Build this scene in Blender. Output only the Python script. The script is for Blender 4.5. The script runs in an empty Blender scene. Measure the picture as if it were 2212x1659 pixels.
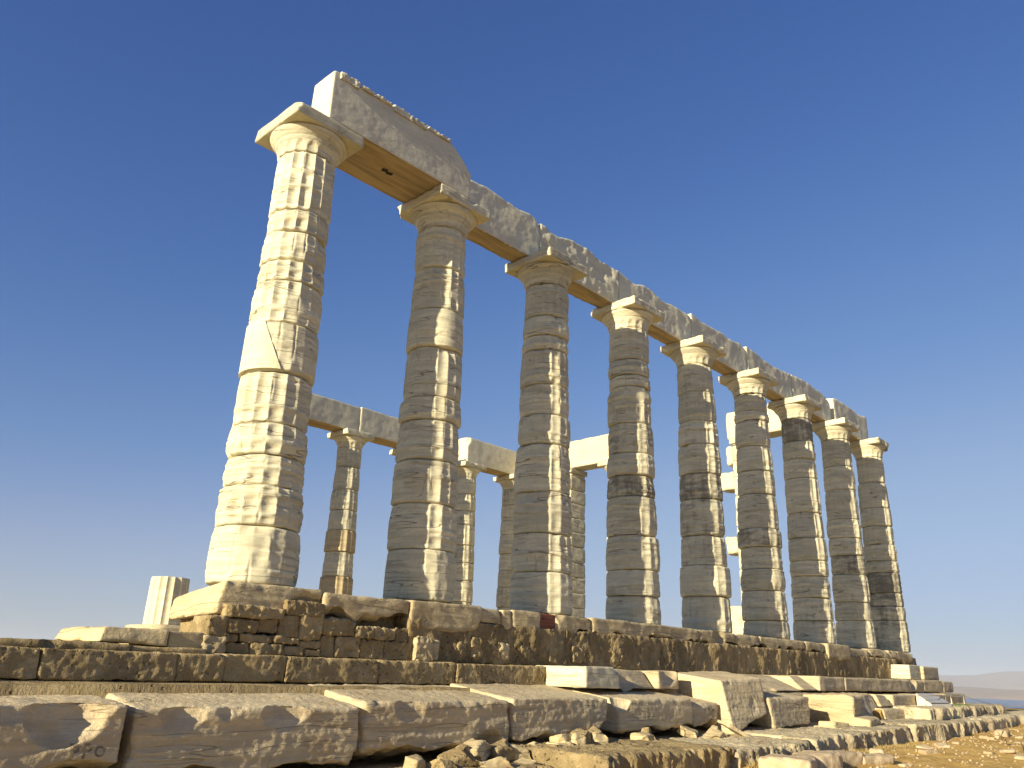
import bpy, math, random
import numpy as np
from mathutils import Matrix, Vector
from mathutils.bvhtree import BVHTree

sc = bpy.context.scene
col = sc.collection
# ------------------------------------------------------------------ camera
CAM = np.array([-4.903, -8.7235, -0.8698])
YAW, PITCH, ROLL = 0.762378, 0.339957, 0.03188
cd = bpy.data.cameras.new('camera'); cam = bpy.data.objects.new('camera', cd); col.objects.link(cam)
f = np.array([math.cos(PITCH)*math.cos(YAW), math.cos(PITCH)*math.sin(YAW), math.sin(PITCH)])
r = np.cross(f, [0, 0, 1]); r /= np.linalg.norm(r); u = np.cross(r, f)
c_, s_ = math.cos(ROLL), math.sin(ROLL)
r2 = c_*r + s_*u; u2 = -s_*r + c_*u
m = Matrix(((r2[0], u2[0], -f[0], CAM[0]), (r2[1], u2[1], -f[1], CAM[1]), (r2[2], u2[2], -f[2], CAM[2]), (0, 0, 0, 1)))
cam.matrix_world = m
cd.sensor_fit = 'HORIZONTAL'; cd.sensor_width = 36; cd.lens = 36*1756.56/2212
cd.clip_start = 0.1; cd.clip_end = 60000
sc.camera = cam
# ------------------------------------------------------------------ light
SUN_EL = math.radians(17.5); SUN_AZ = math.radians(1.6)      # azimuth: how far the sun stands south of due -x
sv = Vector((-math.cos(SUN_AZ)*math.cos(SUN_EL), -math.sin(SUN_AZ)*math.cos(SUN_EL), math.sin(SUN_EL)))
w = bpy.data.worlds.new('World'); sc.world = w; w.use_nodes = True
nt = w.node_tree; bg = nt.nodes['Background']
sky = nt.nodes.new('ShaderNodeTexSky'); sky.sky_type = 'NISHITA'; sky.sun_disc = False
sky.sun_elevation = SUN_EL; sky.sun_rotation = math.atan2(sv.x, sv.y)
sky.altitude = 60; sky.air_density = 1.0; sky.dust_density = 0.6; sky.ozone_density = 6.0
EXPO = 1.0
def vscale(src, v):
    x = nt.nodes.new('ShaderNodeVectorMath'); x.operation = 'SCALE'; nt.links.new(src, x.inputs[0]); x.inputs['Scale'].default_value = v; return x.outputs[0]
cv = nt.nodes.new('ShaderNodeRGBCurve'); nt.links.new(vscale(sky.outputs[0], .13), cv.inputs['Color'])
for ci, pts_ in enumerate([[(0, 0), (.049, .038), (.107, .128), (.214, .31), (.48, .43), (1, .70)], [(0, 0), (.117, .108), (.257, .262), (.478, .455), (.713, .535), (1, .73)], [(0, 0), (.273, .335), (.566, .565), (.883, .70), (1, .75)]]):
    c__ = cv.mapping.curves[ci]
    c__.points[0].location = pts_[0]; c__.points[1].location = pts_[-1]
    for q in pts_[1:-1]: c__.points.new(*q)
cv.mapping.extend = 'HORIZONTAL'; cv.mapping.update()
nt.links.new(vscale(cv.outputs[0], 1/(.13*2**EXPO)), bg.inputs[0]); bg.inputs[1].default_value = 0.13
sl = bpy.data.lights.new('sun', 'SUN'); sl.energy = 5.0; sl.angle = math.radians(0.5); sl.color = (1.0, 0.88, 0.63)
sun = bpy.data.objects.new('sun', sl); col.objects.link(sun); sun.rotation_euler = sv.to_track_quat('Z', 'Y').to_euler()
sc.view_settings.view_transform = 'Standard'; sc.view_settings.look = 'None'
sc.view_settings.exposure = EXPO; sc.view_settings.gamma = 1

# ------------------------------------------------------------------ helpers
def _h(ix, iy, iz, s):
    h = (ix*374761393 + iy*668265263 + iz*2147483647 + s*1274126177) & 0xffffffff
    h = ((h ^ (h >> 13))*1274126177) & 0xffffffff
    h = ((h ^ (h >> 16))*2246822519) & 0xffffffff
    return h ^ (h >> 15)
def pn(P, sc_=1.0, seed=0):
    """gradient noise, about -1..1"""
    P = np.asarray(P, float)*sc_ + 137.31
    I = np.floor(P).astype(np.int64); F = P - I
    U = F*F*F*(F*(F*6-15)+10)
    out = np.zeros(len(P))
    for dx in (0, 1):
        for dy in (0, 1):
            for dz in (0, 1):
                h = _h(I[:, 0]+dx, I[:, 1]+dy, I[:, 2]+dz, seed)
                a = (h & 1023)/1023*2*np.pi; zc = ((h >> 10) & 1023)/1023*2-1
                rr = np.sqrt(1-zc*zc)
                g = rr*np.cos(a)*(F[:, 0]-dx)+rr*np.sin(a)*(F[:, 1]-dy)+zc*(F[:, 2]-dz)
                wt = (U[:, 0] if dx else 1-U[:, 0])*(U[:, 1] if dy else 1-U[:, 1])*(U[:, 2] if dz else 1-U[:, 2])
                out += g*wt
    return out*1.5
def fbm(P, s=1.0, o=3, seed=0, gain=.5):
    t = 0; a = 1
    for i in range(o): t = t + a*pn(P, s*2.03**i, seed+i*17); a *= gain
    return t
def mesh(name, V, Q, mat, smooth=True, T=None):
    me = bpy.data.meshes.new(name)
    V = np.asarray(V, np.float32); Q = np.asarray(Q, np.int32).reshape(-1, 4)
    T = np.zeros((0, 3), np.int32) if T is None else np.asarray(T, np.int32).reshape(-1, 3)
    me.vertices.add(len(V)); me.vertices.foreach_set('co', V.ravel())
    me.loops.add(Q.size+T.size); me.loops.foreach_set('vertex_index', np.concatenate([Q.ravel(), T.ravel()]))
    me.polygons.add(len(Q)+len(T))
    ls = np.concatenate([np.arange(len(Q))*4, Q.size+np.arange(len(T))*3]).astype(np.int32)
    me.polygons.foreach_set('loop_start', ls)
    me.polygons.foreach_set('use_smooth', np.full(len(Q)+len(T), smooth))
    me.update(calc_edges=True); me.validate()
    if mat: me.materials.append(mat)
    return me
def ob(name, me, parent=None, label=None, cat=None, group=None, kind=None, stain=None):
    o = bpy.data.objects.new(name, me); col.objects.link(o)
    if parent: o.parent = parent
    if label: o['label'] = label
    if cat: o['category'] = cat
    if group: o['group'] = group
    if kind or label: o['kind'] = kind or 'thing'
    o['stain'] = 0.0 if stain is None else float(stain)
    return o
def empty(name, loc, label, cat, group=None):
    o = ob(name, None, None, label, cat, group); o.location = loc; o.empty_display_size = .2
    return o

# ------------------------------------------------------------------ materials
class NT:
    def __init__(s, name):
        s.m = bpy.data.materials.new(name); s.m.use_nodes = True; s.t = s.m.node_tree
        s.b = s.t.nodes['Principled BSDF']; s.b.inputs['Specular IOR Level'].default_value = .2
        g = s.t.nodes.new('ShaderNodeNewGeometry'); s.pos = g.outputs['Position']
    def n(s, typ, **k):
        x = s.t.nodes.new(typ)
        for a, v in k.items(): setattr(x, a, v)
        return x
    def L(s, a, b): s.t.links.new(a, b)
    def vec(s, scale, src=None):
        x = s.n('ShaderNodeVectorMath', operation='MULTIPLY'); s.L(src or s.pos, x.inputs[0]); x.inputs[1].default_value = scale
        return x.outputs[0]
    def noise(s, scale=(1, 1, 1), det=5, rough=.55, dist=0, src=None):
        x = s.n('ShaderNodeTexNoise'); s.L(s.vec(scale, src), x.inputs['Vector'])
        x.inputs['Scale'].default_value = 1; x.inputs['Detail'].default_value = det; x.inputs['Roughness'].default_value = rough
        x.inputs['Distortion'].default_value = dist
        return x.outputs[0]
    def vor(s, scale, feat='DISTANCE_TO_EDGE', src=None):
        x = s.n('ShaderNodeTexVoronoi', feature=feat); s.L(s.vec(scale, src), x.inputs['Vector']); x.inputs['Scale'].default_value = 1
        return x.outputs['Distance'] if feat != 'COL' else x.outputs['Color']
    def mp(s, v, a, b, c=0, d=1, smooth=True):
        x = s.n('ShaderNodeMapRange', interpolation_type='SMOOTHSTEP' if smooth else 'LINEAR'); s.L(v, x.inputs[0])
        for i, q in zip((1, 2, 3, 4), (a, b, c, d)):
            x.inputs[i].default_value = q
        return x.outputs[0]
    def ma(s, op, a, b=0.0, c=None):
        x = s.n('ShaderNodeMath', operation=op)
        for i, q in enumerate((a, b) if c is None else (a, b, c)):
            if isinstance(q, (int, float)): x.inputs[i].default_value = q
            else: s.L(q, x.inputs[i])
        return x.outputs[0]
    def mix(s, fac, a, b, mode='MIX'):
        x = s.n('ShaderNodeMix', data_type='RGBA', blend_type=mode)
        for i, q in ((0, fac), (6, a), (7, b)):
            if isinstance(q, (int, float)): x.inputs[i].default_value = q
            elif isinstance(q, tuple): x.inputs[i].default_value = (*q, 1)
            else: s.L(q, x.inputs[i])
        return x.outputs[2]
    def bump(s, h, dist, strength=1.0, nrm=None):
        x = s.n('ShaderNodeBump'); s.L(h, x.inputs['Height']); x.inputs['Distance'].default_value = dist; x.inputs['Strength'].default_value = strength
        if nrm: s.L(nrm, x.inputs['Normal'])
        return x.outputs[0]
    def attr(s, name):
        x = s.n('ShaderNodeAttribute', attribute_type='OBJECT', attribute_name=name); return x.outputs['Fac']
    def rand(s):
        x = s.n('ShaderNodeObjectInfo'); return x.outputs['Random']
    def end(s, colr, nrm=None, rough=.85):
        if isinstance(colr, tuple): s.b.inputs['Base Color'].default_value = (*colr, 1)
        else: s.L(colr, s.b.inputs['Base Color'])
        s.b.inputs['Roughness'].default_value = rough
        if nrm: s.L(nrm, s.b.inputs['Normal'])
        return s.m

def marble(name, c1, c2, c3, soffit=None, cstain=(.15, .135, .10), bump=.012, strata=16, crack=1.0, tint=(.5, .38, .2), tintamt=.35, fine=1.0):
    k = NT(name)
    low = k.noise((.9, .9, 1.3), 4)
    st = k.noise((1.3, 1.3, strata), 6, .6, .3)
    c = k.mix(k.mp(st, .36, .62), c1, c2)
    c = k.mix(k.mp(low, .45, .7, 0, .65), c, c3)
    c = k.mix(k.mp(k.noise((2.3, 2.3, 3.5), 5, .6), .52, .74, 0, tintamt), c, tint)
    c = k.mix(k.mp(k.noise((14, 14, 30), 4, .7), .3, .75, 0, .28), c, (c3[0]*.62, c3[1]*.62, c3[2]*.60))
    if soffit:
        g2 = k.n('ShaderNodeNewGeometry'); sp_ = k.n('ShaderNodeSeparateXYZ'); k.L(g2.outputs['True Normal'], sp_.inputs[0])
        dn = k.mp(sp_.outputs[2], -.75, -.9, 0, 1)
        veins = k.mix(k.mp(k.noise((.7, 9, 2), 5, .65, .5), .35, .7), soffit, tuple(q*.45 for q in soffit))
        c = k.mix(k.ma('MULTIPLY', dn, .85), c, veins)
    # object to object tone
    rv = k.mp(k.rand(), 0, 1, .86, 1.06, False)
    hs = k.n('ShaderNodeHueSaturation'); k.L(c, hs.inputs['Color']); k.L(rv, hs.inputs['Value']); c = hs.outputs[0]
    # dark weathering crusts, only where the object says it is stained
    sn = k.noise((2.6, 2.6, 7.5), 7, .72, .3)
    runs = k.noise((10, 10, .7), 3)
    sm = k.ma('ADD', k.ma('MULTIPLY', sn, .75), k.ma('MULTIPLY', runs, .3))
    thr = k.ma('SUBTRACT', .80, k.ma('MULTIPLY', k.attr('stain'), .34))
    sf = k.mp(k.ma('SUBTRACT', sm, thr), -.10, .12, 0, .80)
    c = k.mix(sf, c, cstain)
    # hairline cracks following the bedding
    cn = k.noise((.55, .55, 6.5), 2, .45, .15)
    cl = k.ma('ABSOLUTE', k.ma('SUBTRACT', cn, .5)); cf = k.mp(cl, .0015, .008, 1, 0)
    cm = k.mp(k.noise((.9, .9, 2.2), 2), .44, .54)
    cf = k.ma('MULTIPLY', cf, cm)
    c2n = k.noise((.5, .5, 15), 2, .45, .1); c2f = k.ma('MULTIPLY', k.mp(k.ma('ABSOLUTE', k.ma('SUBTRACT', c2n, .5)), .004, .02, 1, 0), k.mp(k.noise((1.6, 1.6, 1.6), 2), .5, .6))
    cf = k.ma('MAXIMUM', cf, k.ma('MULTIPLY', c2f, .55))
    vn = k.noise((3.2, 3.2, .7), 2, .4, .1); vf = k.mp(k.ma('ABSOLUTE', k.ma('SUBTRACT', vn, .5)), .002, .010, 1, 0)
    vf = k.ma('MULTIPLY', vf, k.mp(k.noise((1.7, 1.7, 2.1), 2), .54, .62))
    cf = k.ma('MAXIMUM', cf, k.ma('MULTIPLY', vf, .45))
    cf = k.ma('MULTIPLY', cf, crack)
    c = k.mix(k.ma('MULTIPLY', cf, .6), c, (.17, .13, .08))
    hgt = k.ma('ADD', k.ma('MULTIPLY', k.noise((2.2, 2.2, strata*1.6), 6, .6, .4), .8), k.ma('MULTIPLY', k.noise((22, 22, 30), 5, .65), .55*fine))
    hgt = k.ma('SUBTRACT', hgt, k.ma('MULTIPLY', cf, .6))
    return k.end(c, k.bump(hgt, bump, .9), .8)

M_COL = marble('weathered_marble', (.71, .655, .455), (.51, .475, .34), (.60, .56, .415), strata=13, crack=1.25)
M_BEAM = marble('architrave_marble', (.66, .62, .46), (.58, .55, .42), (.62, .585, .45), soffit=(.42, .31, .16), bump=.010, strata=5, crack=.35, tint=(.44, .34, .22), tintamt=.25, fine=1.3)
M_STEP = marble('step_marble', (.62, .515, .325), (.50, .405, .25), (.56, .47, .305), bump=.02, strata=12, tint=(.40, .26, .12), tintamt=.40, crack=.7, fine=1.4)
M_STY = marble('stylobate_marble', (.60, .49, .285), (.45, .36, .205), (.53, .44, .27), bump=.02, strata=9, tint=(.24, .15, .07), tintamt=.6, crack=.7, fine=1.5)
M_FRESH = marble('clean_marble', (.70, .64, .45), (.61, .55, .38), (.66, .60, .43), bump=.009, strata=8, crack=.4, tintamt=.15)

def rock(name, c1, c2, c3, bump=.03, sc_=1.0, vert=1.0, pits=.5):
    k = NT(name)
    a = k.noise((1.6*sc_, 1.6*sc_, 1.6*sc_*vert), 6, .6); b = k.noise((6*sc_, 6*sc_, 6*sc_*vert), 6, .7)
    c = k.mix(k.mp(a, .38, .62), c1, c2); c = k.mix(k.mp(b, .45, .68, 0, .8), c, c3)
    rv = k.mp(k.rand(), 0, 1, .8, 1.12, False)
    hs = k.n('ShaderNodeHueSaturation'); k.L(c, hs.inputs['Color']); k.L(rv, hs.inputs['Value']); c = hs.outputs[0]
    pit = k.mp(k.vor((17*sc_, 17*sc_, 17*sc_), 'F1'), .05, .30, 1, 0)
    pm = k.ma('MULTIPLY', pit, k.mp(a, .45, .6))
    c = k.mix(k.ma('MULTIPLY', pm, .5), c, (c1[0]*.3, c1[1]*.3, c1[2]*.3))
    h = k.ma('ADD', k.noise((4*sc_, 4*sc_, 4*sc_*vert), 8, .72), k.ma('MULTIPLY', k.noise((24*sc_, 24*sc_, 24*sc_*vert), 5, .7), .4))
    h = k.ma('SUBTRACT', h, k.ma('MULTIPLY', pm, pits))
    return k.end(c, k.bump(h, bump, 1.0), .95)
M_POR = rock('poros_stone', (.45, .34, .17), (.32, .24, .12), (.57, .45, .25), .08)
M_PORL = rock('pale_poros_stone', (.46, .37, .22), (.34, .27, .16), (.55, .46, .29), .05)
M_WALL = rock('rough_poros_rubble', (.38, .285, .14), (.25, .185, .095), (.52, .41, .23), .09, 1.0, .55)
M_LEDGE = rock('ledge_rock', (.52, .44, .28), (.34, .28, .18), (.62, .53, .36), .06, 1.0, .6)
M_DIRT = rock('ochre_earth', (.53, .34, .095), (.41, .255, .075), (.60, .42, .16), .035, .8)
M_STONE = rock('field_stone', (.46, .36, .225), (.37, .28, .17), (.56, .46, .31), .02, 1.5, 1, .2)
M_BRICK = None
def brickmat():
    k = NT('red_brick')
    x = k.n('ShaderNodeTexBrick'); k.L(k.vec((1, 1, 1)), x.inputs['Vector'])
    mpn = k.n('ShaderNodeCombineXYZ'); sx = k.n('ShaderNodeSeparateXYZ'); k.L(k.pos, sx.inputs[0])
    k.L(sx.outputs[0], mpn.inputs[0]); k.L(sx.outputs[2], mpn.inputs[1]); k.L(mpn.outputs[0], x.inputs['Vector'])
    x.inputs['Scale'].default_value = 1; x.inputs['Brick Width'].default_value = .16; x.inputs['Row Height'].default_value = .05
    x.inputs['Mortar Size'].default_value = .006
    x.inputs['Color1'].default_value = (.21, .055, .03, 1); x.inputs['Color2'].default_value = (.30, .085, .045, 1); x.inputs['Mortar'].default_value = (.24, .16, .10, 1)
    n = k.noise((25, 25, 25), 4)
    c = k.mix(k.mp(n, .4, .7, 0, .5), x.outputs['Color'], (.14, .08, .05))
    return k.end(c, k.bump(k.ma('SUBTRACT', n, x.outputs['Fac']), .01), .9)
M_BRICK = brickmat()
def plain(name, c, rough=.8, amt=.15, s=8):
    k = NT(name); n = k.noise((s, s, s), 4)
    return k.end(k.mix(k.mp(n, .3, .7, 0, amt), c, tuple(x*.55 for x in c)), k.bump(n, .004), rough)
M_WHITE = plain('white_painted_concrete', (.72, .68, .60), .7, .12)
M_ROPE = plain('rope_fibre', (.62, .54, .40), .9)
M_DARK = plain('near_black', (.045, .038, .028), .95)
M_TWIG = plain('dry_twig', (.12, .075, .035), .95)
M_GRASS = plain('short_green_grass', (.09, .16, .035), .8, .4, 30)
M_DRY = plain('dry_grass', (.36, .27, .11), .9, .4, 30)

# ------------------------------------------------------------------ rough block
def lattice(nx, ny, nz):
    I, J, K = np.meshgrid(np.arange(nx+1), np.arange(ny+1), np.arange(nz+1), indexing='ij')
    surf = (I == 0) | (I == nx) | (J == 0) | (J == ny) | (K == 0) | (K == nz)
    idx = -np.ones(I.shape, np.int64); idx[surf] = np.arange(surf.sum())
    uvw = np.stack([I[surf]/nx, J[surf]/ny, K[surf]/nz], 1)
    Q = []
    def add(a, flip):
        q = np.stack([a[:-1, :-1], a[1:, :-1], a[1:, 1:], a[:-1, 1:]], -1).reshape(-1, 4)
        Q.append(q[:, ::-1] if flip else q)
    add(idx[:, :, 0], True); add(idx[:, :, -1], False)
    add(idx[:, 0, :], False); add(idx[:, -1, :], True)
    add(idx[0, :, :], True); add(idx[-1, :, :], False)
    return uvw, np.concatenate(Q)
def trilin(C, t):
    x, y, z = t[:, :1], t[:, 1:2], t[:, 2:3]
    C = np.asarray(C, float)
    return ((C[0]*(1-x)+C[1]*x)*(1-y)+(C[3]*(1-x)+C[2]*x)*y)*(1-z)+((C[4]*(1-x)+C[5]*x)*(1-y)+(C[7]*(1-x)+C[6]*x)*y)*z
def box8(x0, x1, y0, y1, z0, z1):
    return [(x0, y0, z0), (x1, y0, z0), (x1, y1, z0), (x0, y1, z0), (x0, y0, z1), (x1, y0, z1), (x1, y1, z1), (x0, y1, z1)]
def rockgeo(C, res, er, amp, seed, cuts=(), strata=0.0, fray=1.0, wb=0.0, warp=None, freq=1.0, hf=0.0):
    if len(C) == 6: C = box8(*C)
    C = np.array(C, float)
    L = np.array([np.linalg.norm(C[1]-C[0]+C[6]-C[7])/2, np.linalg.norm(C[3]-C[0]+C[6]-C[5])/2, np.linalg.norm(C[4]-C[0]+C[6]-C[2])/2])
    n = np.clip(np.ceil(L/res).astype(int), 3, 150)
    t, Q = lattice(*n)
    p = t*L; W = trilin(C, t)
    rr = er*(.55+.9*pn(W, 1.9*freq, seed)+fray*1.6*np.maximum(0, pn(W, 5.5*freq, seed+3))**1.5)
    rr = np.clip(rr, .006, L.min()*.46)[:, None]
    q = np.clip(p, rr, L-rr); d = p-q; dl = np.linalg.norm(d, axis=1, keepdims=True); nn = d/np.maximum(dl, 1e-9)
    p2 = q+nn*rr
    V = trilin(C, p2/L)
    # unit normals in world
    ax = np.array([(C[1]-C[0])/np.linalg.norm(C[1]-C[0]), (C[3]-C[0])/np.linalg.norm(C[3]-C[0]), (C[4]-C[0])/np.linalg.norm(C[4]-C[0])])
    N = nn@ax
    D = amp*(fbm(W, 1.5*freq, 2, seed+5)*.9+fbm(W, 6*freq, 3, seed+9)*.42)
    if hf: D = D+hf*fbm(W, 17, 3, seed+51, .6)-hf*1.5*np.maximum(0, pn(W, 9, seed+55)-.25)
    if strata:
        D = D+strata*fbm(W*np.array([.9, .9, 11]), 1.0, 3, seed+21, .6)
    V = V+N*D[:, None]
    if wb:
        lowm = np.clip(1-t[:, 2]*2.2, 0, 1)
        V[:, 2] += lowm*wb*(.5+1.2*fbm(W*np.array([1, 1, 0]), 2.3, 3, seed+31))
    for (cx, cy, cz, R) in cuts:
        c = np.array([cx, cy, cz]); dv = V-c
        jit = 1+np.clip(.035/R, .03, .16)*fbm(W, 3.2, 2, seed+41)+.03*fbm(W, 9, 3, seed+43)
        dist = np.linalg.norm(dv, axis=1); ins = dist < R*jit
        V[ins] = c+dv[ins]/dist[ins, None]*(R*jit[ins])[:, None]
    if warp is not None: V = warp(V, t)
    return V, Q
def block(name, C, mat, label=None, cat=None, group=None, res=.05, er=.03, amp=.012, seed=1, parent=None, stain=0, **k):
    V, Q = rockgeo(C, res, er, amp, seed, **k)
    o = V.mean(0) if parent is None else np.zeros(3)
    ob_ = ob(name, mesh(name, V-o, Q, mat), parent, label, cat, group, stain=stain)
    if parent is None: ob_.location = o
    return ob_

# ------------------------------------------------------------------ columns
S = 2.522
def Rz(z): return .502-(.502-.392)*np.clip(z/5.6, 0, 1)**1.08
def drum(parent, z0, z1, seed, NT_=128, dz=.025, fd=.034, lip=.022, off=0.0, wear=.5, stain=0, crisp=False, base=None):
    rnd = random.Random(seed)
    nz = max(4, int((z1-z0)/dz)); t = np.linspace(0, 1, nz+1)
    # denser rows near both ends
    t = t-.10*np.sin(2*np.pi*t)*.9
    z = z0+.004+(z1-z0-.008)*t
    th = np.arange(NT_)/NT_*2*np.pi
    TH, Z = np.meshgrid(th, z); TH = TH.ravel(); Z = Z.ravel()
    ph = 0 if crisp else rnd.uniform(-.12, .12)
    fr = ((TH*16/(2*np.pi)+ph+.5) % 1)-.5
    prof = 1-4*fr*fr
    R = Rz(Z)+off
    dx, dy = (0, 0) if crisp else (rnd.uniform(-.009, .009), rnd.uniform(-.009, .009))
    P = np.stack([np.cos(TH)*R, np.sin(TH)*R, Z], 1); PW = P+np.array([seed*3.7 % 91, seed*1.3 % 53, 0])
    if crisp:
        rad = R-.036*prof+.002*fbm(PW, 4, 3, seed)
        e = np.minimum(Z-z0, z1-Z); rad -= .006*np.exp(-e/.012)
        if lip > .03:
            tp = np.clip((Z-(z1-.10))/.1, 0, 1); rad -= tp**3*.03*(.5+pn(PW, 5, seed))
    else:
        e0 = Z-z0; e1 = z1-Z; e = np.minimum(e0, e1)
        cell = np.floor(TH*16/(2*np.pi)+ph+.5)
        dep = fd*np.clip(.95+.55*fbm(PW, 1.4, 2, seed+1), .25, 1.2)
        # flutes broken into bays by eroded bands
        for _ in range(rnd.randint(1, 2)):
            zc = z0+(z1-z0)*rnd.uniform(.2, .8)+.02*pn(PW, 2.5, seed+7)
            dep = dep*(1-.75*np.exp(-((Z-zc)/.03)**2))
        dep = dep*np.clip(e/.07, 0, 1)**.5
        rad = R-dep*prof
        ridge = np.clip(1-prof*1.6, 0, 1)
        rad -= ridge*wear*.020*np.clip(.45+1.5*fbm(PW, 7, 2, seed+2), 0, 1.6)
        # spalled zones without flutes
        sp = np.clip((fbm(PW, 1.15, 2, seed+4)-(.62-.5*wear))*6, 0, 1)
        rad = rad*(1-sp*.85)+(R-.018-.012*pn(PW, 3, seed+11))*sp*.85
        # bedding, lumps
        rad += .0045*fbm(PW*np.array([.8, .8, 12]), 1, 3, seed+6, .6)*(.35+wear)
        rad += .0075*fbm(PW, 2.6, 3, seed+8)*(.3+wear)
        # open bedding cracks, each with a small step across it
        for _ in range(rnd.randint(1, 4)):
            zc = z0+(z1-z0)*rnd.uniform(.12, .88)+rnd.uniform(.012, .03)*pn(PW*np.array([1, 1, 0]), 2.2, seed+rnd.randint(20, 90))
            on = np.clip(.6+2.5*pn(PW*np.array([1, 1, 0]), 1.3, seed+rnd.randint(20, 90)), 0, 1)
            rad -= on*(.010*np.exp(-((Z-zc)/(dz*.55))**2)+rnd.uniform(-.006, .006)*(Z > zc))
        rad += rnd.uniform(-.020, .012)*(((Z-z0)/(z1-z0))-.5)+.010*wear*np.sin(np.pi*(Z-z0)/(z1-z0))
        # short upright splits along the arrises
        for q_ in range(16):
            if rnd.random() > .62: continue
            a0 = (q_+.5-ph)*2*np.pi/16; zc = rnd.uniform(z0, z1); hl = rnd.uniform(.10, .35)
            dth = np.angle(np.exp(1j*(TH-a0-.035*pn(PW, 4, seed+77+q_))))
            rad -= rnd.uniform(.008, .018)*np.exp(-(dth*R/.010)**2)*np.exp(-((Z-zc)/hl)**4)
        # rounded, bitten drum ends
        jag = np.clip(.8+.9*fbm(PW*np.array([1, 1, .3]), 3.1, 3, seed+12), .45, 2)
        rad -= lip*1.35*jag*np.exp(-(e/.014)**1.8)+lip*.42*np.exp(-e/.05)
        # bites
        for _ in range(rnd.randint(1, 4)):
            a0 = rnd.uniform(0, 6.283); zc = rnd.choice([z0, z1]); wa = rnd.uniform(.15, .5); wz = rnd.uniform(.03, .10)
            dd = ((np.angle(np.exp(1j*(TH-a0))))/wa)**2+((Z-zc)/wz)**2
            rad -= rnd.uniform(.015, .05)*np.exp(-dd**1.5)
    V = np.stack([np.cos(TH)*rad+dx, np.sin(TH)*rad+dy, Z], 1)
    n = NT_; rows = nz+1
    a = np.arange(n); b = (a+1) % n
    Q = np.concatenate([np.stack([a+i*n, b+i*n, b+(i+1)*n, a+(i+1)*n], 1) for i in range(nz)])
    cb, ct = len(V), len(V)+1
    V = np.concatenate([V, [[dx, dy, z[0]], [dx, dy, z[-1]]]])
    T = np.concatenate([np.stack([b, a, np.full(n, cb)], 1), np.stack([a+nz*n, b+nz*n, np.full(n, ct)], 1)])
    return ob('drum', mesh('drum', V, Q, M_COL if not crisp or base is None else base, True, T), parent, stain=stain)
def capital(parent, seed, NT_=128, cuts=(), zt=6.10, h=.536, acuts=(), dmg=1.0, res=.022):
    pr = [(5.592, .375), (5.60, .388), (5.66, .396), (5.72, .408), (5.755, .420), (5.775, .432), (5.780, .426), (5.790, .438), (5.796, .432), (5.806, .446), (5.83, .468), (5.86, .494), (5.885, .513), (5.905, .522), (5.92, .518), (5.93, .500)]
    zz = np.array([p[0] for p in pr]); rr = np.array([p[1] for p in pr])
    zs = np.unique(np.concatenate([np.linspace(5.592, 5.93, 26), zz])); rs = np.interp(zs, zz, rr)
    th = np.arange(NT_)/NT_*2*np.pi; TH, Z = np.meshgrid(th, zs); TH = TH.ravel(); Z = Z.ravel()
    R = np.repeat(rs, NT_)
    fr = ((TH*16/(2*np.pi)+.5) % 1)-.5; prof = 1-4*fr*fr
    # flutes end in round scallops below the annulets
    lim = 5.752-.075*(2*fr)**2
    dep = .022*prof*np.clip((lim-Z)/.05, 0, 1)
    P = np.stack([np.cos(TH)*R, np.sin(TH)*R, Z], 1); PW = P+seed*2.31
    rad = R-dep+.004*dmg*fbm(PW, 3, 3, seed)-.03*dmg*np.clip(fbm(PW, 2.2, 3, seed+2)-.42, 0, 1)
    V = np.stack([np.cos(TH)*rad, np.sin(TH)*rad, Z], 1)
    for (cx, cy, cz, Rc) in cuts:
        c = np.array([cx, cy, cz]); dv = V-c; dist = np.linalg.norm(dv, axis=1); jit = Rc*(1+.06*fbm(PW, 6, 2, seed+5)); ins = dist < jit
        V[ins] = c+dv[ins]/dist[ins, None]*jit[ins, None]
    n = NT_; rows = len(zs); a = np.arange(n); b = (a+1) % n
    Q = np.concatenate([np.stack([a+i*n, b+i*n, b+(i+1)*n, a+(i+1)*n], 1) for i in range(rows-1)])
    cb = len(V); V = np.concatenate([V, [[0, 0, 5.592], [0, 0, 5.93]]])
    T = np.concatenate([np.stack([b, a, np.full(n, cb)], 1), np.stack([a+(rows-1)*n, b+(rows-1)*n, np.full(n, cb+1)], 1)])
    cp = ob('capital', mesh('capital', V, Q, M_COL, True, T), parent)
    rc = random.Random(seed)
    for sx, sy in ((-1, -1), (1, -1), (-1, 1)):
        if rc.random() < .75*dmg: acuts = tuple(acuts)+((sx*(h+.10+rc.uniform(0, .05)), sy*(h+.10+rc.uniform(0, .05)), rc.choice([6.12, 5.93])+rc.uniform(-.03, .03), rc.uniform(.17, .24)),)
    for _ in range(int(3*dmg)):
        t_ = rc.uniform(-.4, .4); acuts = tuple(acuts)+((-(h+.13), t_, rc.choice([6.18, 5.86]), rc.uniform(.15, .195)), (rc.uniform(-.4, .4), -(h+.13), rc.choice([6.18, 5.86]), rc.uniform(.15, .195)))
    Va, Qa = rockgeo((-h, h, -h, h, 5.932, zt), res, .024, .009*dmg, seed+60, cuts=acuts, fray=2.2*dmg, strata=.004, freq=1.3)
    ob('abacus', mesh('abacus', Va, Qa, M_COL), cp)
    return cp
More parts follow.
